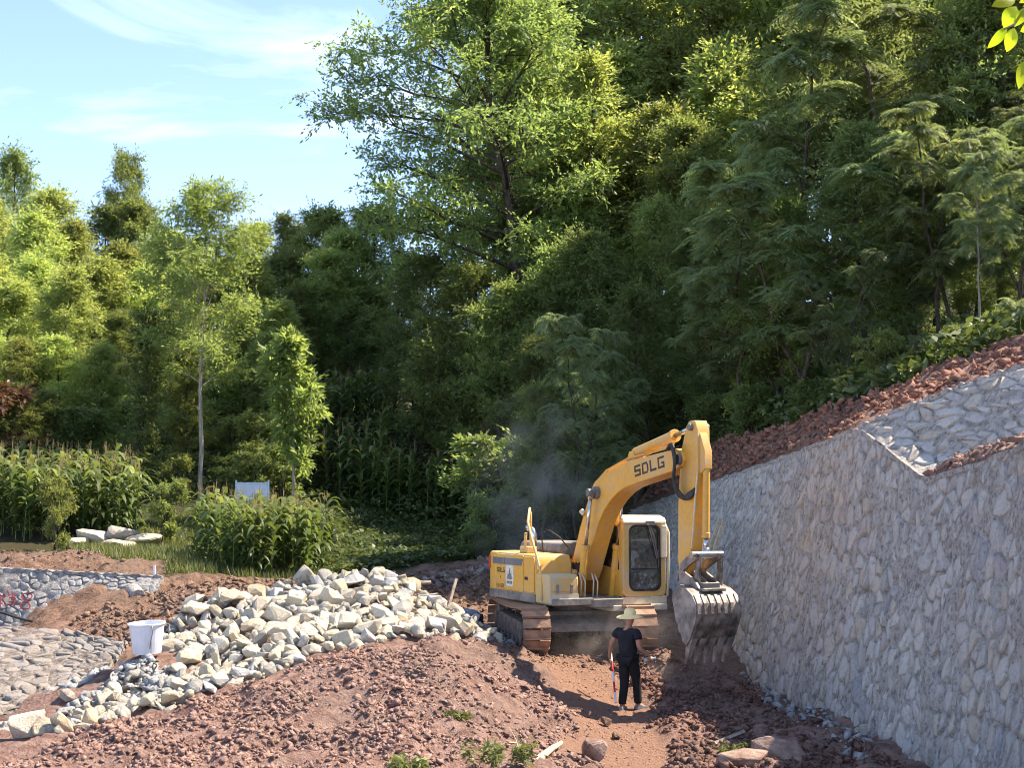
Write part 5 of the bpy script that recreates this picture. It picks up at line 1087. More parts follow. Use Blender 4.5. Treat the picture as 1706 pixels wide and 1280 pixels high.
V, F, T = leaves_at(r, P, np.full(len(P), .15), .75, .1, .8)
tag(obj_np('ground_cover', V, F, M_LEAF['low'], attrs={'tint': T}), 'low broad leaved ground cover on the shaded slope', kind='stuff')

# undergrowth in the wood
r = np.random.RandomState(75); n = 52000
uu = r.uniform(-80, 1760, n); yy = r.uniform(44, 78, n); xx = (uu - 853) / FPX * yy; kp = (xx < edge_at(yy)[0] + 3) | (r.rand(n) < .5); xx, yy = xx[kp], yy[kp]
P1 = np.column_stack([xx, yy, land(xx, yy) + r.uniform(.05, 1.1, len(xx)) * (.4 + .6 * np.abs(vnoise(xx * .5, yy * .5, 5)))])
n2 = 42000; yy = r.uniform(20, 50, n2); xx = np.maximum(fore_at(yy)[0], edge_at(yy)[0] + .6) + .1 + r.uniform(0, 1, n2) ** 1.3 * 12
P2 = np.column_stack([xx, yy, hill(xx, yy) + r.uniform(.03, .9, n2) * (.3 + .7 * np.abs(vnoise(xx * .7, yy * .7, 6)))])
P = np.concatenate([P1, P2]); V, F, T = leaves_at(r, P, np.full(len(P), .22), .5, .1, .6)
tag(obj_np('undergrowth', V, F, M_LEAF['low'], attrs={'tint': T}), 'dark undergrowth of ferns and seedlings on the floor of the wood', kind='stuff')
# weeds at the bottom edge
def weed(u, v, d, n, h, label, key='bush', seed=0):
    r = np.random.RandomState(seed); p = W(u, v, d); z = gz(p.x, p.y); root = empty('weed', (p.x, p.y, z)); tag(root, label, 'weed'); ch = []; C = []
    for i in range(n):
        a = r.uniform(0, 6.28); l = h * r.uniform(.6, 1.1); o = r.normal(0, .10, 2); s = np.linspace(0, 1, 5)[:, None]
        B = np.array([o[0], o[1], 0]) + np.array([math.cos(a) * .45, math.sin(a) * .45, .9]) * l * s - np.array([0, 0, .25]) * l * s * s; ch.append((B, np.linspace(.006, .002, 5), 4))
        for f in np.linspace(.2, 1, 9): C.append([np.interp(f, s[:, 0], B[:, k]) for k in range(3)])
    obj_np('stem', *tubes(ch), M_STALK, root); C = np.repeat(np.array(C), 5, 0) + r.normal(0, .02, (len(C) * 5, 3)); V, F, T = leaves_at(r, C, np.full(len(C), .10), .28, .2, .4); obj_np('foliage', V, F, M_LEAF['grass'], root, attrs={'tint': T})
weed(800, 1292, 14.6, 5, .36, 'pale green weed at the bottom edge, left of the dry branch', seed=1)
weed(868, 1290, 14.9, 5, .36, 'pale green weed at the bottom edge under the dry branch', seed=2)
weed(690, 1306, 14.2, 9, .28, 'small pale weed at the bottom edge below the berm', seed=3)
weed(762, 1196, 17.4, 6, .18, 'dark green sprig growing on the face of the berm', seed=4)
weed(1218, 1252, 18.4, 9, .2, 'small clump of yellow grass by the plank right of the path', seed=5)
# ---------------------------------------------------------------- small things
M_WOOD = m_plain('grey_wood', (0.24, 0.19, 0.14), .85, (0.38, 0.32, 0.25), 14, .004); M_WOODP = m_plain('pale_wood', (0.42, 0.33, 0.20), .8, (0.56, 0.46, 0.30), 10, .006)
def stick(name, a, b, w_, label, cat, mat=None, rnd=False):
    a, b = Vector(a), Vector(b); o0 = a.copy(); m = MB()
    if rnd: m.tube([Vector((0, 0, 0)), (b - a) * .35 + Vector((.01, .0, .02)), (b - a) * .7 + Vector((-.01, 0, .01)), b - a], [w_, w_ * .9, w_ * .75, w_ * .5], 8)
    else: m.tube([Vector((0, 0, 0)), b - a], w_, 4)
    o = m.build(name, mat or M_WOOD, None, 0 if rnd else .004, smooth=rnd); o.location = o0; return tag(o, label, cat)
def on(u, v, d, dz=.0): p = W(u, v, d); return Vector((p.x, p.y, gz(p.x, p.y) + dz))
p0 = on(648, 975, 28.8, .0); stick('wooden_stake', p0, W(657, 952, 28.9), .035, 'short wooden stake standing behind the stone heap', 'stake')
stick('wooden_plank', W(645, 973, 28.4), W(718, 971, 28.4), .045, 'plank nailed level to the short stake behind the heap', 'plank')
stick('wooden_post', W(745, 1020, 27.2), W(760, 965, 27.6), .04, 'leaning grey post between the two bent workers', 'post')
stick('wooden_post', W(836, 1032, 27.0), W(846, 990, 27.2), .03, 'thin leaning post at the tail of the excavator', 'post')
# two poles leaning on the wall behind the arm
pa, pb = on(1166, 1000, 29.5), W(1199, 868, 30.4); pb.x = max(pb.x, 4.4)
stick('wooden_pole', W(1166, 965, 28.6), W(1199, 866, 29.6), .05, 'left of two poles leaning on the wall beside the arm', 'pole', M_WOODP)
stick('wooden_pole', W(1174, 968, 28.4), W(1206, 868, 29.4), .05, 'right of two poles leaning on the wall beside the arm', 'pole', M_WOODP)
stick('plank', on(1190, 1227, 19.0, .06), on(1240, 1219, 19.3, .1), .035, 'short grey plank lying on the dark clods', 'plank')
q = on(880, 1262, 16.2, .03); stick('dry_branch', q, on(935, 1218, 17.4, .12), .055, 'pale dry branch lying on the berm above the weeds', 'branch', M_WOODP, True)
m = MB(); b0 = on(868, 1255, 16.0, .0)
for pts in ([(0, 0, 0), (-.02, .05, .12), (-.06, .1, .28), (-.14, .15, .42)], [(-.04, .08, .2), (.05, .1, .3), (.11, .12, .3)], [(-.05, .09, .25), (-.14, .06, .25), (-.24, .04, .2)]): m.tube([Vector(p) for p in pts], [.012, .010, .007, .004][:len(pts)] if len(pts) == 4 else [.009, .006, .004], 5)
o = m.build('twig', M_WOODP, None, smooth=True); o.location = b0; tag(o, 'forked dry twig sticking out of the weeds', 'twig')
# sign board
sa = W(393, 838, 40.5); sb = W(447, 838, 40.5); root = empty('sign_board', (sa.x, sa.y, lz(sa.x, sa.y))); tag(root, 'white metal notice board on two posts behind the maize clump', 'sign'); wd = sb.x - sa.x; root.location = (sa.x, sa.y, lz(sa.x, sa.y)); z1 = W(393, 803, 40.5).z - root.location.z; z0 = z1 - .80
M_SIGN = m_plain('sign_white', (0.62, 0.66, 0.70), .35, (0.50, 0.55, 0.60), 2.5)
for x in (0, wd): m = MB(); m.tube([(x, 0, -.1), (x, 0, z1 + .05)], .03, 8); m.build('post', M_SIGN, root)
m = MB(); m.box(.03, wd - .03, -.012, .012, z0, z1 - .06); m.build('panel', M_SIGN, root, .004)
m = MB(); m.box(0, wd, -.02, .02, z1 - .055, z1 - .02); m.build('top_rail', M_SIGN, root, .004)
# white bucket
bp_ = W(245, 1106, 21.2); bp_.z = gz(bp_.x, bp_.y) + .01; root = empty('plastic_bucket', (bp_.x, bp_.y, bp_.z), (0.06, -.03, 0)); tag(root, 'big white plastic bucket standing left of the stone heap', 'bucket')
M_PLAS = m_plain('white_plastic', (0.66, 0.67, 0.72), .45, (0.55, 0.55, 0.58), 3)
def ringp(rx, z, n=32, ry=None): return [Vector((rx * math.cos(2 * PI * k / n), (ry or rx) * math.sin(2 * PI * k / n), z)) for k in range(n)]
m = MB(); m.loft([ringp(.215, 0), ringp(.27, .43), ringp(.275, .45), ringp(.295, .455), ringp(.295, .475), ringp(.262, .475), ringp(.258, .45), ringp(.205, .02)]); m.build('tub', M_PLAS, root, smooth=False)
m = MB(); m.tube([(.285 * math.cos(a), -.285 * math.sin(a) if False else .285 * math.sin(a), .46 - .0) for a in [math.radians(x) for x in (-62, -58)]] + [(.17, -.28, .36), (.13, -.27, .22), (.11, -.25, .1)], .009, 6); m.build('handle_rope', M_GREY, root, smooth=True)
# cables and hoses
def cable(name, pts, r, label, mat, cat='cable'):
    m = MB(); P = [Vector(p) for p in pts]; Q = []
    for i in range(len(P) - 1):
        a = P[max(i - 1, 0)]; b = P[i]; c = P[i + 1]; d = P[min(i + 2, len(P) - 1)]
        for k in range(5):
            t = k / 5; Q.append(.5 * ((2 * b) + (c - a) * t + (2 * a - 5 * b + 4 * c - d) * t * t + (3 * b - a - 3 * c + d) * t ** 3))
    Q.append(P[-1]); m.tube(Q, r, 6); o = m.build(name, mat, None, smooth=True); return tag(o, label, cat)
M_HOSE = m_plain('grey_hose', (0.30, 0.29, 0.26), .6, (0.22, 0.19, 0.16), 8)
cable('hose', [W(185, 1135, 20.2), W(187, 1122, 20.7), W(215, 1112, 21.0), W(240, 1106, 21.0), W(262, 1108, 20.9), W(258, 1120, 20.6)], .014, 'coiled grey hose lying under the white bucket', M_HOSE, 'hose')
cable('black_cable', [W(-40, 1196, 19.9), W(8, 1187, 20.0), W(30, 1181, 20.05), W(62, 1182, 20.05)], .013, 'thin black cable on the earth at the left edge', M_BLACK)
cable('black_cable', [W(100, 1182, 19.7), W(112, 1172, 20.0), W(130, 1169, 20.2), W(150, 1170, 20.1)], .013, 'short loop of black cable near the stone chips', M_BLACK)
cable('black_pipe', [W(-30, 1012, 27.55), W(2, 1021, 27.6), W(30, 1030, 27.55), W(66, 1039, 27.45)], .028, 'black pipe leaning against the painted terrace wall', M_BLACK, 'pipe')
m = MB(); m.tube([(0, 0, -.1), (0, 0, .2)], .03, 8); o = m.build('pipe_stub', M_PLAS); o.location = W(257, 958, 28.7); tag(o, 'white pipe stub standing on the terrace wall end', 'pipe')
m = MB(); m.tube([(0, 0, 0), (.25, -.5, -.1)], [.16, .16], 16); o = m.build('drain_pipe', M_MORT, None, .01); o.location = W(222, 985, 28.2); tag(o, 'pale concrete pipe end at the right end of the painted wall', 'pipe')
# red paint on the left wall: painted strokes lying on the stones
_, S8, N8, La8, Lb8 = wall8
M_RPAINT = m_plain('red_spray_paint', (0.36, 0.05, 0.06), .8, (0.24, 0.05, 0.05), 30)
def wall_pt(u, v):
    best = None
    for i in range(0, 201):
        a = La8 * i / 200; p = S8(a, Lb8 * .5); uu_ = 853 + FPX * p.x / (p.y * math.cos(PITCH) + (p.z - CAMZ) * math.sin(PITCH))
        if best is None or abs(uu_ - u) < best[0]: best = (abs(uu_ - u), a)
    a = best[1]; bb = None
    for j in range(0, 81):
        b = Lb8 * j / 80; p = S8(a, b); dv = p.z - CAMZ; vv_ = 640 - FPX * (-p.y * math.sin(PITCH) + dv * math.cos(PITCH)) / (p.y * math.cos(PITCH) + dv * math.sin(PITCH))
        if bb is None or abs(vv_ - v) < bb[0]: bb = (abs(vv_ - v), b)
    return S8(a, bb[1]) + N8(a, bb[1]) * .045
def stroke(root, nm, pts, r=.014):
    P = [wall_pt(*p) - root.location for p in pts]; m = MB(); V = []; n = len(P)
    for i, p in enumerate(P):
        d = (P[min(i + 1, n - 1)] - P[max(i - 1, 0)]).normalized(); s = d.cross(Vector((0, -1, .3)).normalized()).normalized() * r; f = Vector((0, -.006, .001)); V += [p - s, p + s, p + s + f, p - s + f]
    F = [(4 * i + a, 4 * i + (a + 1) % 4, 4 * i + 4 + (a + 1) % 4, 4 * i + 4 + a) for i in range(n - 1) for a in range(4)] + [(0, 1, 2, 3), (4 * n - 1, 4 * n - 2, 4 * n - 3, 4 * n - 4)]
    m.add(V, F); return m.build(nm, M_RPAINT, root)
def zpx(x, y): return (x / 12.8, 960 + y / 12.8)
root = empty('painted_sign', wall_pt(30, 1000)); tag(root, 'red hand painted character and figure 8 on the terrace wall', 'painted sign')
stroke(root, 'painted_stroke', [zpx(*p) for p in [(570, 565), (500, 510), (485, 450), (520, 405), (590, 392), (660, 415), (690, 460), (660, 510), (570, 565), (480, 610), (455, 660), (485, 710), (560, 740), (630, 720), (655, 670), (640, 610), (570, 565)]])
for st_ in ([(20, 440), (120, 465)], [(30, 400), (40, 560), (30, 700)], [(50, 500), (150, 620), (300, 640)], [(0, 560), (30, 500)], [(170, 330), (230, 460)], [(270, 380), (270, 470)], [(350, 410), (310, 470)], [(210, 490), (330, 480), (355, 540), (300, 650)], [(220, 575), (310, 570)], [(240, 525), (330, 520)]): stroke(root, 'painted_stroke', [zpx(*p) for p in st_])
# near leaves hanging in at the top right: a sapling standing beside the camera, just right of the view
root = empty('sapling', (2.75, 4.3, lz(2.75, 4.3) - .05)); tag(root, 'twig with bright yellow-green leaves hanging in at the top right corner', 'sapling'); base = root.location
def rel_(u, v, d): return W(u, v, d) - base
m = MB(); tw = [rel_(1780, -60, 5.0), rel_(1720, -5, 5.0), rel_(1690, 40, 5.0), rel_(1672, 48, 5.0)]
m.tube([(0, 0, 0), (.05, .1, 1.5), (.0, .25, 3.0), Vector((.1, .5, 3.9)), tw[0]] + tw[1:], [.03, .026, .02, .014, .009, .006, .005, .003], 6)
m.tube([tw[0], rel_(1740, 40, 5.0), rel_(1712, 110, 5.0)], [.008, .006, .003], 6); m.build('stem', M_BARKP, root, smooth=True)
def near_leaf(pts, tn):
    c = [rel_(u, v, d) for u, v, d in pts]; b, t = c[0], c[1]; ax = t - b; L = ax.length; ax.normalize(); sd = (c[2] - (b + t) / 2); sd = (sd - ax * sd.dot(ax)); w_ = sd.length; sd.normalize(); nr = ax.cross(sd); V = []; F = []; n = 8
    for k in range(n + 1):
        f = k / n; ww = w_ * (math.sin(PI * f ** .85)) ** .8 if 0 < f < 1 else .0005; p = b + ax * L * f - nr * .01 * math.sin(PI * f); V += [tuple(p - sd * ww + nr * ww * .25), tuple(p), tuple(p + sd * ww + nr * ww * .25)]
    for k in range(n): F += [(3 * k, 3 * k + 1, 3 * k + 4, 3 * k + 3), (3 * k + 1, 3 * k + 2, 3 * k + 5, 3 * k + 4)]
    obj_np('leaf', np.array(V), np.array(F), M_LEAF['near'], root, smooth=True, attrs={'tint': np.full(len(F), tn)})
near_leaf([(1693, 10, 5.0), (1672, 46, 5.0), (1668, 24, 5.0)], .6); near_leaf([(1690, 46, 5.0), (1677, 86, 5.02), (1673, 62, 5.0)], .8); near_leaf([(1712, 12, 5.0), (1690, 44, 5.0), (1694, 22, 5.0)], .5)
near_leaf([(1692, -2, 5.0), (1652, 10, 4.98), (1672, -6, 5.0)], .7); near_leaf([(1678, 45, 5.0), (1645, 80, 5.03), (1656, 56, 5.0)], .1); near_leaf([(1706, 102, 5.0), (1697, 148, 5.0), (1692, 122, 5.0)], .2); near_leaf([(1722, 42, 5.0), (1700, 52, 5.0), (1710, 38, 5.0)], .6); near_leaf([(1725, -10, 5.0), (1698, 4, 5.0), (1712, -12, 5.0)], .4)
near_leaf([(1750, 20, 5.0), (1735, 70, 5.0), (1728, 44, 5.0)], .5); near_leaf([(1770, -20, 5.0), (1760, 36, 5.0), (1750, 0, 5.0)], .6)
# ---------------------------------------------------------------- people
M_SKIN = m_plain('skin', (0.42, 0.22, 0.14), .6, (0.36, 0.18, 0.11), 12); M_HAIR = m_plain('hair', (0.012, 0.010, 0.009), .5)
M_BLKC = m_plain('black_cotton', (0.010, 0.010, 0.013), .85, (0.02, 0.02, 0.024), 6, .004); M_BLKT = m_plain('black_trousers', (0.009, 0.009, 0.010), .85, (0.018, 0.017, 0.017), 5, .004)
M_STRAW = m_plain('straw', (0.95, 0.72, 0.36), .75, (0.86, 0.62, 0.26), 60, .004, bscale=160); M_SHOE = m_plain('grey_shoe', (0.22, 0.22, 0.23), .6, (0.08, 0.08, 0.08), 10)
def skinned(name, pts, edges, rad, mat, parent, root=0, sub=2):
    me = bpy.data.meshes.new(name); keys = list(pts); ix = {k: i for i, k in enumerate(keys)}
    me.from_pydata([pts[k] for k in keys], [(ix[a], ix[b]) for a, b in edges], []); o = link(bpy.data.objects.new(name, me), parent)
    md = o.modifiers.new('skin', 'SKIN'); md.use_smooth_shade = True; md.branch_smoothing = .6
    sv = me.skin_vertices[0].data if me.skin_vertices else None
    if sv is None:
        bm = bmesh.new(); bm.from_mesh(me); bm.verts.layers.skin.verify(); bm.to_mesh(me); bm.free(); sv = me.skin_vertices[0].data
    for k in keys:
        r = rad[k]; sv[ix[k]].radius = r if isinstance(r, tuple) else (r, r); sv[ix[k]].use_root = ix[k] == root
    sb = o.modifiers.new('smooth', 'SUBSURF'); sb.levels = sub; sb.render_levels = sub; me.materials.append(mat); return o
def V3(*a): return Vector(a)
def hand(P, E, R, side, wrist, fdir, palm_n):
    """palm, four fingers and a thumb leaving the side of the palm"""
    f = Vector(fdir).normalized(); n = Vector(palm_n).normalized(); s = f.cross(n).normalized() * side; w_ = Vector(wrist); pk = 'palm' + str(side); P[pk] = w_ + f * .055; R[pk] = .024; E.append(('wr' + str(side), pk))
    for i, (o, l) in enumerate(((-.026, .068), (-.009, .078), (.009, .074), (.025, .058))):
        a, b, c = [pk + 'f%d%s' % (i, t) for t in 'abc']; P[a] = w_ + f * .085 + s * o; P[b] = P[a] + f * l * .5 + n * l * .18; P[c] = P[b] + f * l * .3 + n * l * .38; R[a] = .010; R[b] = .009; R[c] = .0075; E += [(pk, a), (a, b), (b, c)]
    a, b = pk + 'ta', pk + 'tb'; P[a] = w_ + f * .045 - s * .038 + n * .015; P[b] = P[a] + f * .035 + n * .03; R[a] = .012; R[b] = .009; E += [(pk, a), (a, b)]
def person(loc, rotz, J, shirt, trousers, label, size=1.0, shoes=None, hands=None, hair=True, bulk=1.0, sleeve=.55):
    root = empty('person', loc, (0, 0, rotz)); root.scale = (size,) * 3; tag(root, label, 'person')
    P = {k: Vector(v) for k, v in J.items() if k != 'face'}; R = {'pelvis': .115, 'belly': .115, 'chest': .125, 'neckb': .065, 'neck': .052, 'headb': .075, 'head': .092, 'headt': .070}; E = [('pelvis', 'belly'), ('belly', 'chest'), ('chest', 'neckb'), ('neckb', 'neck'), ('neck', 'headb'), ('headb', 'head'), ('head', 'headt')]
    for s in (-1, 1):
        S = str(s); R.update({'sh' + S: .062, 'el' + S: .043, 'wr' + S: .028, 'hp' + S: .095, 'kn' + S: .062, 'an' + S: .042, 'to' + S: .034}); E += [('chest', 'sh' + S), ('sh' + S, 'el' + S), ('el' + S, 'wr' + S), ('pelvis', 'hp' + S), ('hp' + S, 'kn' + S), ('kn' + S, 'an' + S), ('an' + S, 'to' + S)]
        hd = (hands or {}).get(s)
        if hd: hand(P, E, R, s, P['wr' + S], *hd)
        else: hand(P, E, R, s, P['wr' + S], (P['wr' + S] - P['el' + S]), (-s, 0, .0) if abs((P['wr' + S] - P['el' + S]).normalized().x) < .9 else (0, 1, 0))
    body = skinned('body', P, E, R, M_SKIN, root)
    hd = P['head']; up = (P['headt'] - P['headb']).normalized(); fw = Vector(J.get('face', (0, 1, 0))).normalized(); sd = fw.cross(up).normalized()
    m = MB()      # nose, ears, brow: small features joined to the head surface
    m.tube([hd + fw * .085 + up * .01, hd + fw * .112 - up * .018, hd + fw * .088 - up * .03], [.008, .014, .009], 8); m.build('nose', M_SKIN, root, smooth=True)
    for s in (-1, 1):
        m = MB(); m.tube([hd + sd * s * .086 - up * .028, hd + sd * s * .099, hd + sd * s * .088 + up * .028], [.010, .015, .010], 8); m.build('ear', M_SKIN, root, smooth=True)
        m = MB(); m.tube([hd + fw * .080 + sd * s * .033 + up * .016, hd + fw * .090 + sd * s * .033 + up * .016], [.012, .010], 10); m.build('eye', M_WHITE, root, smooth=True)
    m = MB(); m.tube([hd + fw * .083 - sd * .024 - up * .055, hd + fw * .092 - up * .056, hd + fw * .083 + sd * .024 - up * .055], [.005, .007, .005], 6); m.build('mouth', M_RED, root, smooth=True)
    if hair:
        m = MB(); rings = []
        for k in range(7):
            a = -.25 + (PI / 2 + .2) * k / 6; rr = .105 * math.cos(max(a, -.2)) if k < 6 else .01
            c = hd - fw * .012 + up * (.022 + .108 * math.sin(a)); rings.append([c + (sd * math.cos(t) + fw * math.sin(t) * (1.0 if math.sin(t) < 0 else .82)) * rr for t in [2 * PI * q / 14 for q in range(14)]])
        m.loft(rings).build('hair', M_HAIR, root, smooth=True)
    b = bulk; PS = {k: P[k] for k in ('pelvis', 'belly', 'chest', 'neckb')}; RS_ = {'pelvis': (.20 * b, .165 * b), 'belly': (.195 * b, .16 * b), 'chest': (.195 * b, .155 * b), 'neckb': .098}; ES = [('pelvis', 'belly'), ('belly', 'chest'), ('chest', 'neckb')]
    PS['pelvis'] = P['pelvis'] + (P['pelvis'] - P['belly']).normalized() * .06
    for s in (-1, 1):
        S = str(s); PS['sh' + S] = P['sh' + S]; RS_['sh' + S] = .095; PS['sl' + S] = P['sh' + S].lerp(P['el' + S], sleeve); RS_['sl' + S] = .086; PS['sm' + S] = P['sh' + S].lerp(P['el' + S], sleeve * .5); RS_['sm' + S] = .088; ES += [('chest', 'sh' + S), ('sh' + S, 'sm' + S), ('sm' + S, 'sl' + S)]
    skinned('shirt', PS, ES, RS_, shirt, root)
    PT = {'pelvis': P['pelvis']}; RT = {'pelvis': .125}; ET = []
    for s in (-1, 1):
        S = str(s); PT['hp' + S] = P['hp' + S]; PT['th' + S] = P['hp' + S].lerp(P['kn' + S], .5); PT['kn' + S] = P['kn' + S]; PT['cf' + S] = P['kn' + S].lerp(P['an' + S], .5); PT['an' + S] = P['an' + S]; RT.update({'hp' + S: .112, 'th' + S: .105, 'kn' + S: .085, 'cf' + S: .080, 'an' + S: .074}); ET += [('pelvis', 'hp' + S), ('hp' + S, 'th' + S), ('th' + S, 'kn' + S), ('kn' + S, 'cf' + S), ('cf' + S, 'an' + S)]
        d = P['to' + S] - P['an' + S]; f = Vector((d.x, d.y, 0)).normalized(); a = P['an' + S] - Vector((0, 0, P['an' + S].z - min(P['an' + S].z, P['to' + S].z)));
        m = MB(); z0 = P['to' + S].z - .03; c0 = Vector((P['an' + S].x, P['an' + S].y, 0)); sx_ = Vector((-f.y, f.x, 0)); rings = []
        for t, hw, hh in ((-.075, .03, .05), (-.05, .042, .085), (.03, .045, .095), (.11, .05, .07), (.17, .045, .055), (.20, .02, .035)): rings.append([c0 + f * t - sx_ * hw + Vector((0, 0, z0)), c0 + f * t + sx_ * hw + Vector((0, 0, z0)), c0 + f * t + sx_ * hw * .8 + Vector((0, 0, z0 + hh)), c0 + f * t - sx_ * hw * .8 + Vector((0, 0, z0 + hh))])
        m.loft(rings).build('shoe', shoes or M_SHOE, root, .015)
    skinned('trousers', PT, ET, RT, trousers, root)
    return root, P
STAND = {'pelvis': (0, 0, .93), 'belly': (0, .0, 1.08), 'chest': (0, .0, 1.27), 'neckb': (0, .01, 1.42), 'neck': (.005, .03, 1.48), 'headb': (.01, .05, 1.54), 'head': (.015, .06, 1.605), 'headt': (.015, .055, 1.67),
 'sh-1': (-.185, -.01, 1.385), 'sh1': (.185, 0, 1.375), 'el-1': (-.31, -.07, 1.12), 'el1': (.25, -.03, 1.09), 'wr-1': (-.38, .0, .90), 'wr1': (.31, .20, .95), 'hp-1': (-.09, 0, .88), 'hp1': (.09, .01, .88), 'kn-1': (-.07, -.01, .47), 'kn1': (.09, .14, .49), 'an-1': (-.06, -.12, .09), 'an1': (.11, .15, .09), 'to-1': (-.09, .03, .03), 'to1': (.17, .28, .03), 'face': (.25, 1, -.05)}
pp = W(1047, 1187, 22); pz = gz(pp.x, pp.y)
man, MP = person((pp.x, pp.y, pz), math.radians(-36), STAND, M_BLKC, M_BLKT, 'man in black shirt, black trousers and straw hat standing with his back turned', size=.93, hair=True, hands={-1: ((0, .35, -1), (.9, .3, 0)), 1: ((.15, .35, -.9), (-.6, .6, .1))})
hat = MP['headt']; m = MB(); n = 36
def hring(r, z, wav=0.0): return [hat + Vector((r * math.cos(2 * PI * k / n), r * 1.04 * math.sin(2 * PI * k / n), z + wav * math.cos(4 * PI * k / n) + wav * .4 * math.sin(6 * PI * k / n))) for k in range(n)]
m.loft([hring(.24, -.065, .014), hring(.235, -.055, .014), hring(.15, -.022, .006), hring(.108, -.01), hring(.104, .045), hring(.088, .088), hring(.05, .106), hring(.012, .11)], True).build('straw_hat', M_STRAW, man, smooth=True)
# ranging pole in his left hand
M_PR = m_plain('pole_red', (0.55, 0.025, 0.03), .4, (0.42, 0.03, 0.03), 9); M_PW = m_plain('pole_white', (0.75, 0.74, 0.72), .4, (0.6, 0.58, 0.55), 9)
Rm = Matrix.Rotation(math.radians(-36), 4, 'Z'); lw = Rm @ ((MP['wr-1'] + Vector((.012, .05, -.075))) * .93) + Vector((pp.x, pp.y, pz))
b_ = W(1026, 1172, 21.8); b_.z = max(b_.z, gz(b_.x, b_.y) + .01); ax = (lw - b_).normalized(); root = empty('ranging_pole', b_); tag(root, 'red and white banded pole held in the left hand of the man', 'pole'); Lp = 1.12
for k in range(6):
    m = MB(); m.tube([ax * (Lp * k / 6 + .001), ax * (Lp * (k + 1) / 6 - .001)], .017, 12); m.build('white_band' if k % 2 == 0 else 'red_band', M_PW if k % 2 == 0 else M_PR, root, smooth=False)
rw = Rm @ ((MP['wr1'] + Vector((-.035, .06, -.07))) * .93) + Vector((pp.x, pp.y, pz)); root = empty('drink_bottle', rw, (0.3, math.radians(78), math.radians(10))); tag(root, 'small silvery drink bottle in the right hand of the man', 'bottle')
m = MB(); m.loft([ringp(.028, -.09, 14), ringp(.032, -.08, 14), ringp(.032, .05, 14), ringp(.014, .085, 14), ringp(.014, .09, 14)]); m.build('flask', m_plain('bottle_plastic', (.6, .62, .62), .2, (.4, .42, .42), 12), root, smooth=True); m = MB(); m.loft([ringp(.017, .09, 14), ringp(.017, .115, 14)]); m.build('cap', M_PW, root)
# operator
SEAT = {'pelvis': (0, 0, .02), 'belly': (0, -.03, .18), 'chest': (0, -.04, .38), 'neckb': (0, -.02, .52), 'neck': (0, .0, .58), 'headb': (0, .03, .63), 'head': (0, .04, .70), 'headt': (0, .035, .765), 'sh-1': (-.18, -.03, .49), 'sh1': (.18, -.03, .49), 'el-1': (-.25, .10, .25), 'el1': (.25, .10, .25), 'wr-1': (-.27, .34, .26), 'wr1': (.27, .34, .26), 'hp-1': (-.09, .03, .0), 'hp1': (.09, .03, .0), 'kn-1': (-.14, .44, .05), 'kn1': (.14, .44, .05), 'an-1': (-.13, .46, -.26), 'an1': (.13, .46, -.26), 'to-1': (-.14, .60, -.30), 'to1': (.14, .60, -.30), 'face': (-.1, 1, -.1)}
M_WSH = m_plain('white_shirt', (0.66, 0.68, 0.68), .8, (0.52, 0.54, 0.55), 5, .004)
op = EX + Matrix.Rotation(-(PI / 2 - TH), 3, 'Z') @ Vector((.48, .755, 1.32))
person(tuple(op), -(PI - TH), SEAT, M_WSH, m_plain('grey_trousers', (.05, .05, .06), .85), 'excavator driver in a white shirt sitting inside the cab')
# two workers crouching behind the stone heap
CROUCH = {'pelvis': (0, -.02, .42), 'belly': (0, .12, .50), 'chest': (0, .30, .52), 'neckb': (0, .43, .48), 'neck': (0, .49, .45), 'headb': (0, .53, .42), 'head': (0, .58, .38), 'headt': (0, .63, .35), 'sh-1': (-.18, .36, .46), 'sh1': (.18, .36, .46), 'el-1': (-.22, .42, .22), 'el1': (.22, .42, .22), 'wr-1': (-.18, .55, .06), 'wr1': (.18, .55, .06), 'hp-1': (-.11, .0, .38), 'hp1': (.11, .0, .38), 'kn-1': (-.17, .30, .34), 'kn1': (.17, .30, .34), 'an-1': (-.14, .02, .08), 'an1': (.14, .02, .08), 'to-1': (-.16, .16, .03), 'to1': (.16, .16, .03), 'face': (0, .5, -1)}
M_BLUS = m_plain('blue_grey_shirt', (0.13, 0.17, 0.22), .85, (0.18, 0.22, 0.27), 5); M_NAVY = m_plain('navy_trousers', (0.02, 0.026, 0.04), .85)
def stripe_mat():
    t = NT('striped_shirt'); wv = t.n('ShaderNodeTexWave'); wv.inputs['Scale'].default_value = 22; t.l(t.objco(), wv.inputs['Vector']); return t.done(t.bsdf(t.mix(t.ramp(wv.outputs['Fac'], [(.4, 0.0), (.6, 1.0)]), (0.16, 0.16, 0.18), (0.34, 0.34, 0.36)), .85))
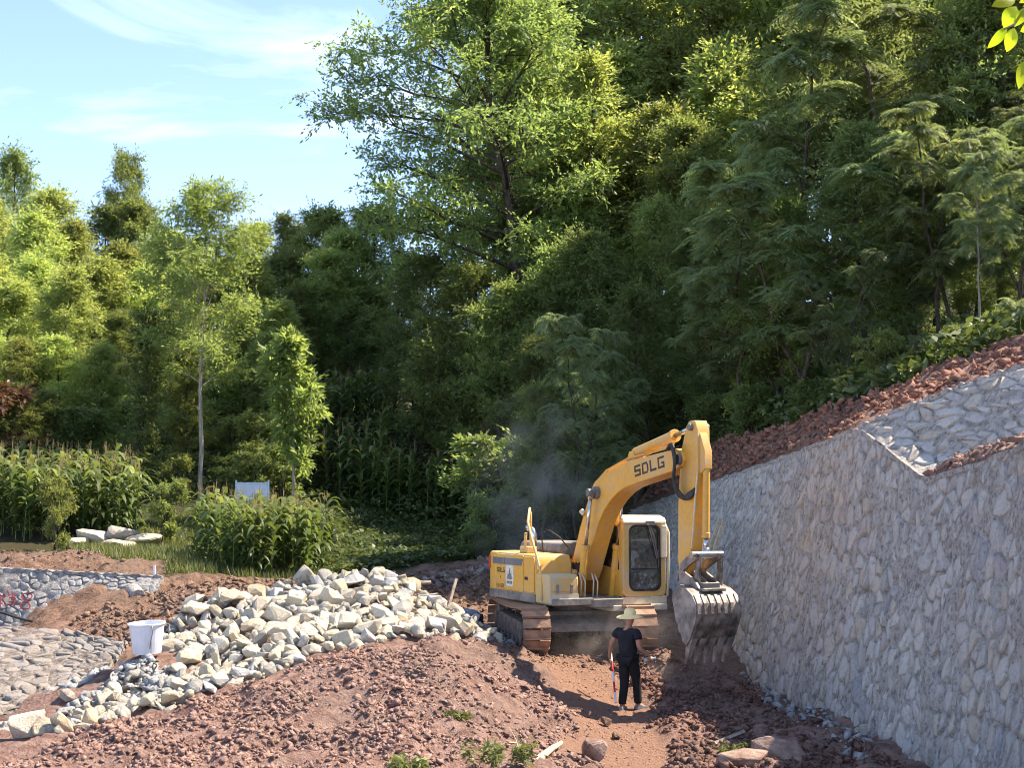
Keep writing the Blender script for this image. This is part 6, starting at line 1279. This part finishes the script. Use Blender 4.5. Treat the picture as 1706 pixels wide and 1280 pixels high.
c1 = W(793, 1012, 26.7); person((c1.x, c1.y, c1.z - .64), math.radians(80), CROUCH, M_BLUS, M_NAVY, 'worker in a blue-grey shirt bent double behind the right end of the heap', bulk=1.1)
c2 = W(736, 990, 27.8); person((c2.x, c2.y - .2, c2.z - .66), math.radians(35), CROUCH, stripe_mat(), M_NAVY, 'worker in a striped grey shirt crouching behind the stone heap', bulk=1.1)
# ---------------------------------------------------------------- dust raised by the machine
def dust(name, u, v, d, rx, ry, rz, dens, label, seed, rise=0.0):
    p = W(u, v, d); bm = bmesh.new(); bmesh.ops.create_icosphere(bm, subdivisions=3, radius=1.0); r = random.Random(seed)
    for vv in bm.verts: vv.co = Vector((vv.co.x * rx * (1 + .2 * vv.co.z), vv.co.y * ry, vv.co.z * rz))
    me = bpy.data.meshes.new(name); bm.to_mesh(me); bm.free(); o = link(bpy.data.objects.new(name, me)); o.location = p
    t = NT(name); vol = t.n('ShaderNodeVolumePrincipled'); vol.inputs['Color'].default_value = (.62, .56, .50, 1); vol.inputs['Anisotropy'].default_value = .2
    co = t.objco(); mp = t.n('ShaderNodeMapping'); mp.inputs['Scale'].default_value = (1 / rx, 1 / ry, 1 / rz); t.l(co, mp.inputs[0]); ln = t.n('ShaderNodeVectorMath'); ln.operation = 'LENGTH'; t.l(mp.outputs[0], ln.inputs[0])
    fall = t.ramp(ln.outputs['Value'], [(.15, 1.0), (.95, 0.0)]); n = t.noise(1.3, 4, .6, co)
    t.l(t.math('MULTIPLY', t.math('MULTIPLY', fall, t.ramp(n, [(.42, 0.0), (.72, 1.0)])), dens), vol.inputs['Density']); t.l(vol.outputs[0], t.out.inputs['Volume'])
    me.materials.append(t.m); tag(o, label, kind='stuff'); return o
dust('dust_plume', 890, 830, 32.5, 1.9, 1.7, 3.0, .55, 'grey dust rising behind the excavator hood', 1)
dust('dust_cloud', 1010, 1060, 24.6, 2.0, 1.0, .75, .55, 'pale dust drifting round the tracks', 2)
dust('ground_dust', 1165, 1118, 22.6, 1.1, .9, .55, .4, 'puff of dust on the ground below the bucket', 3)
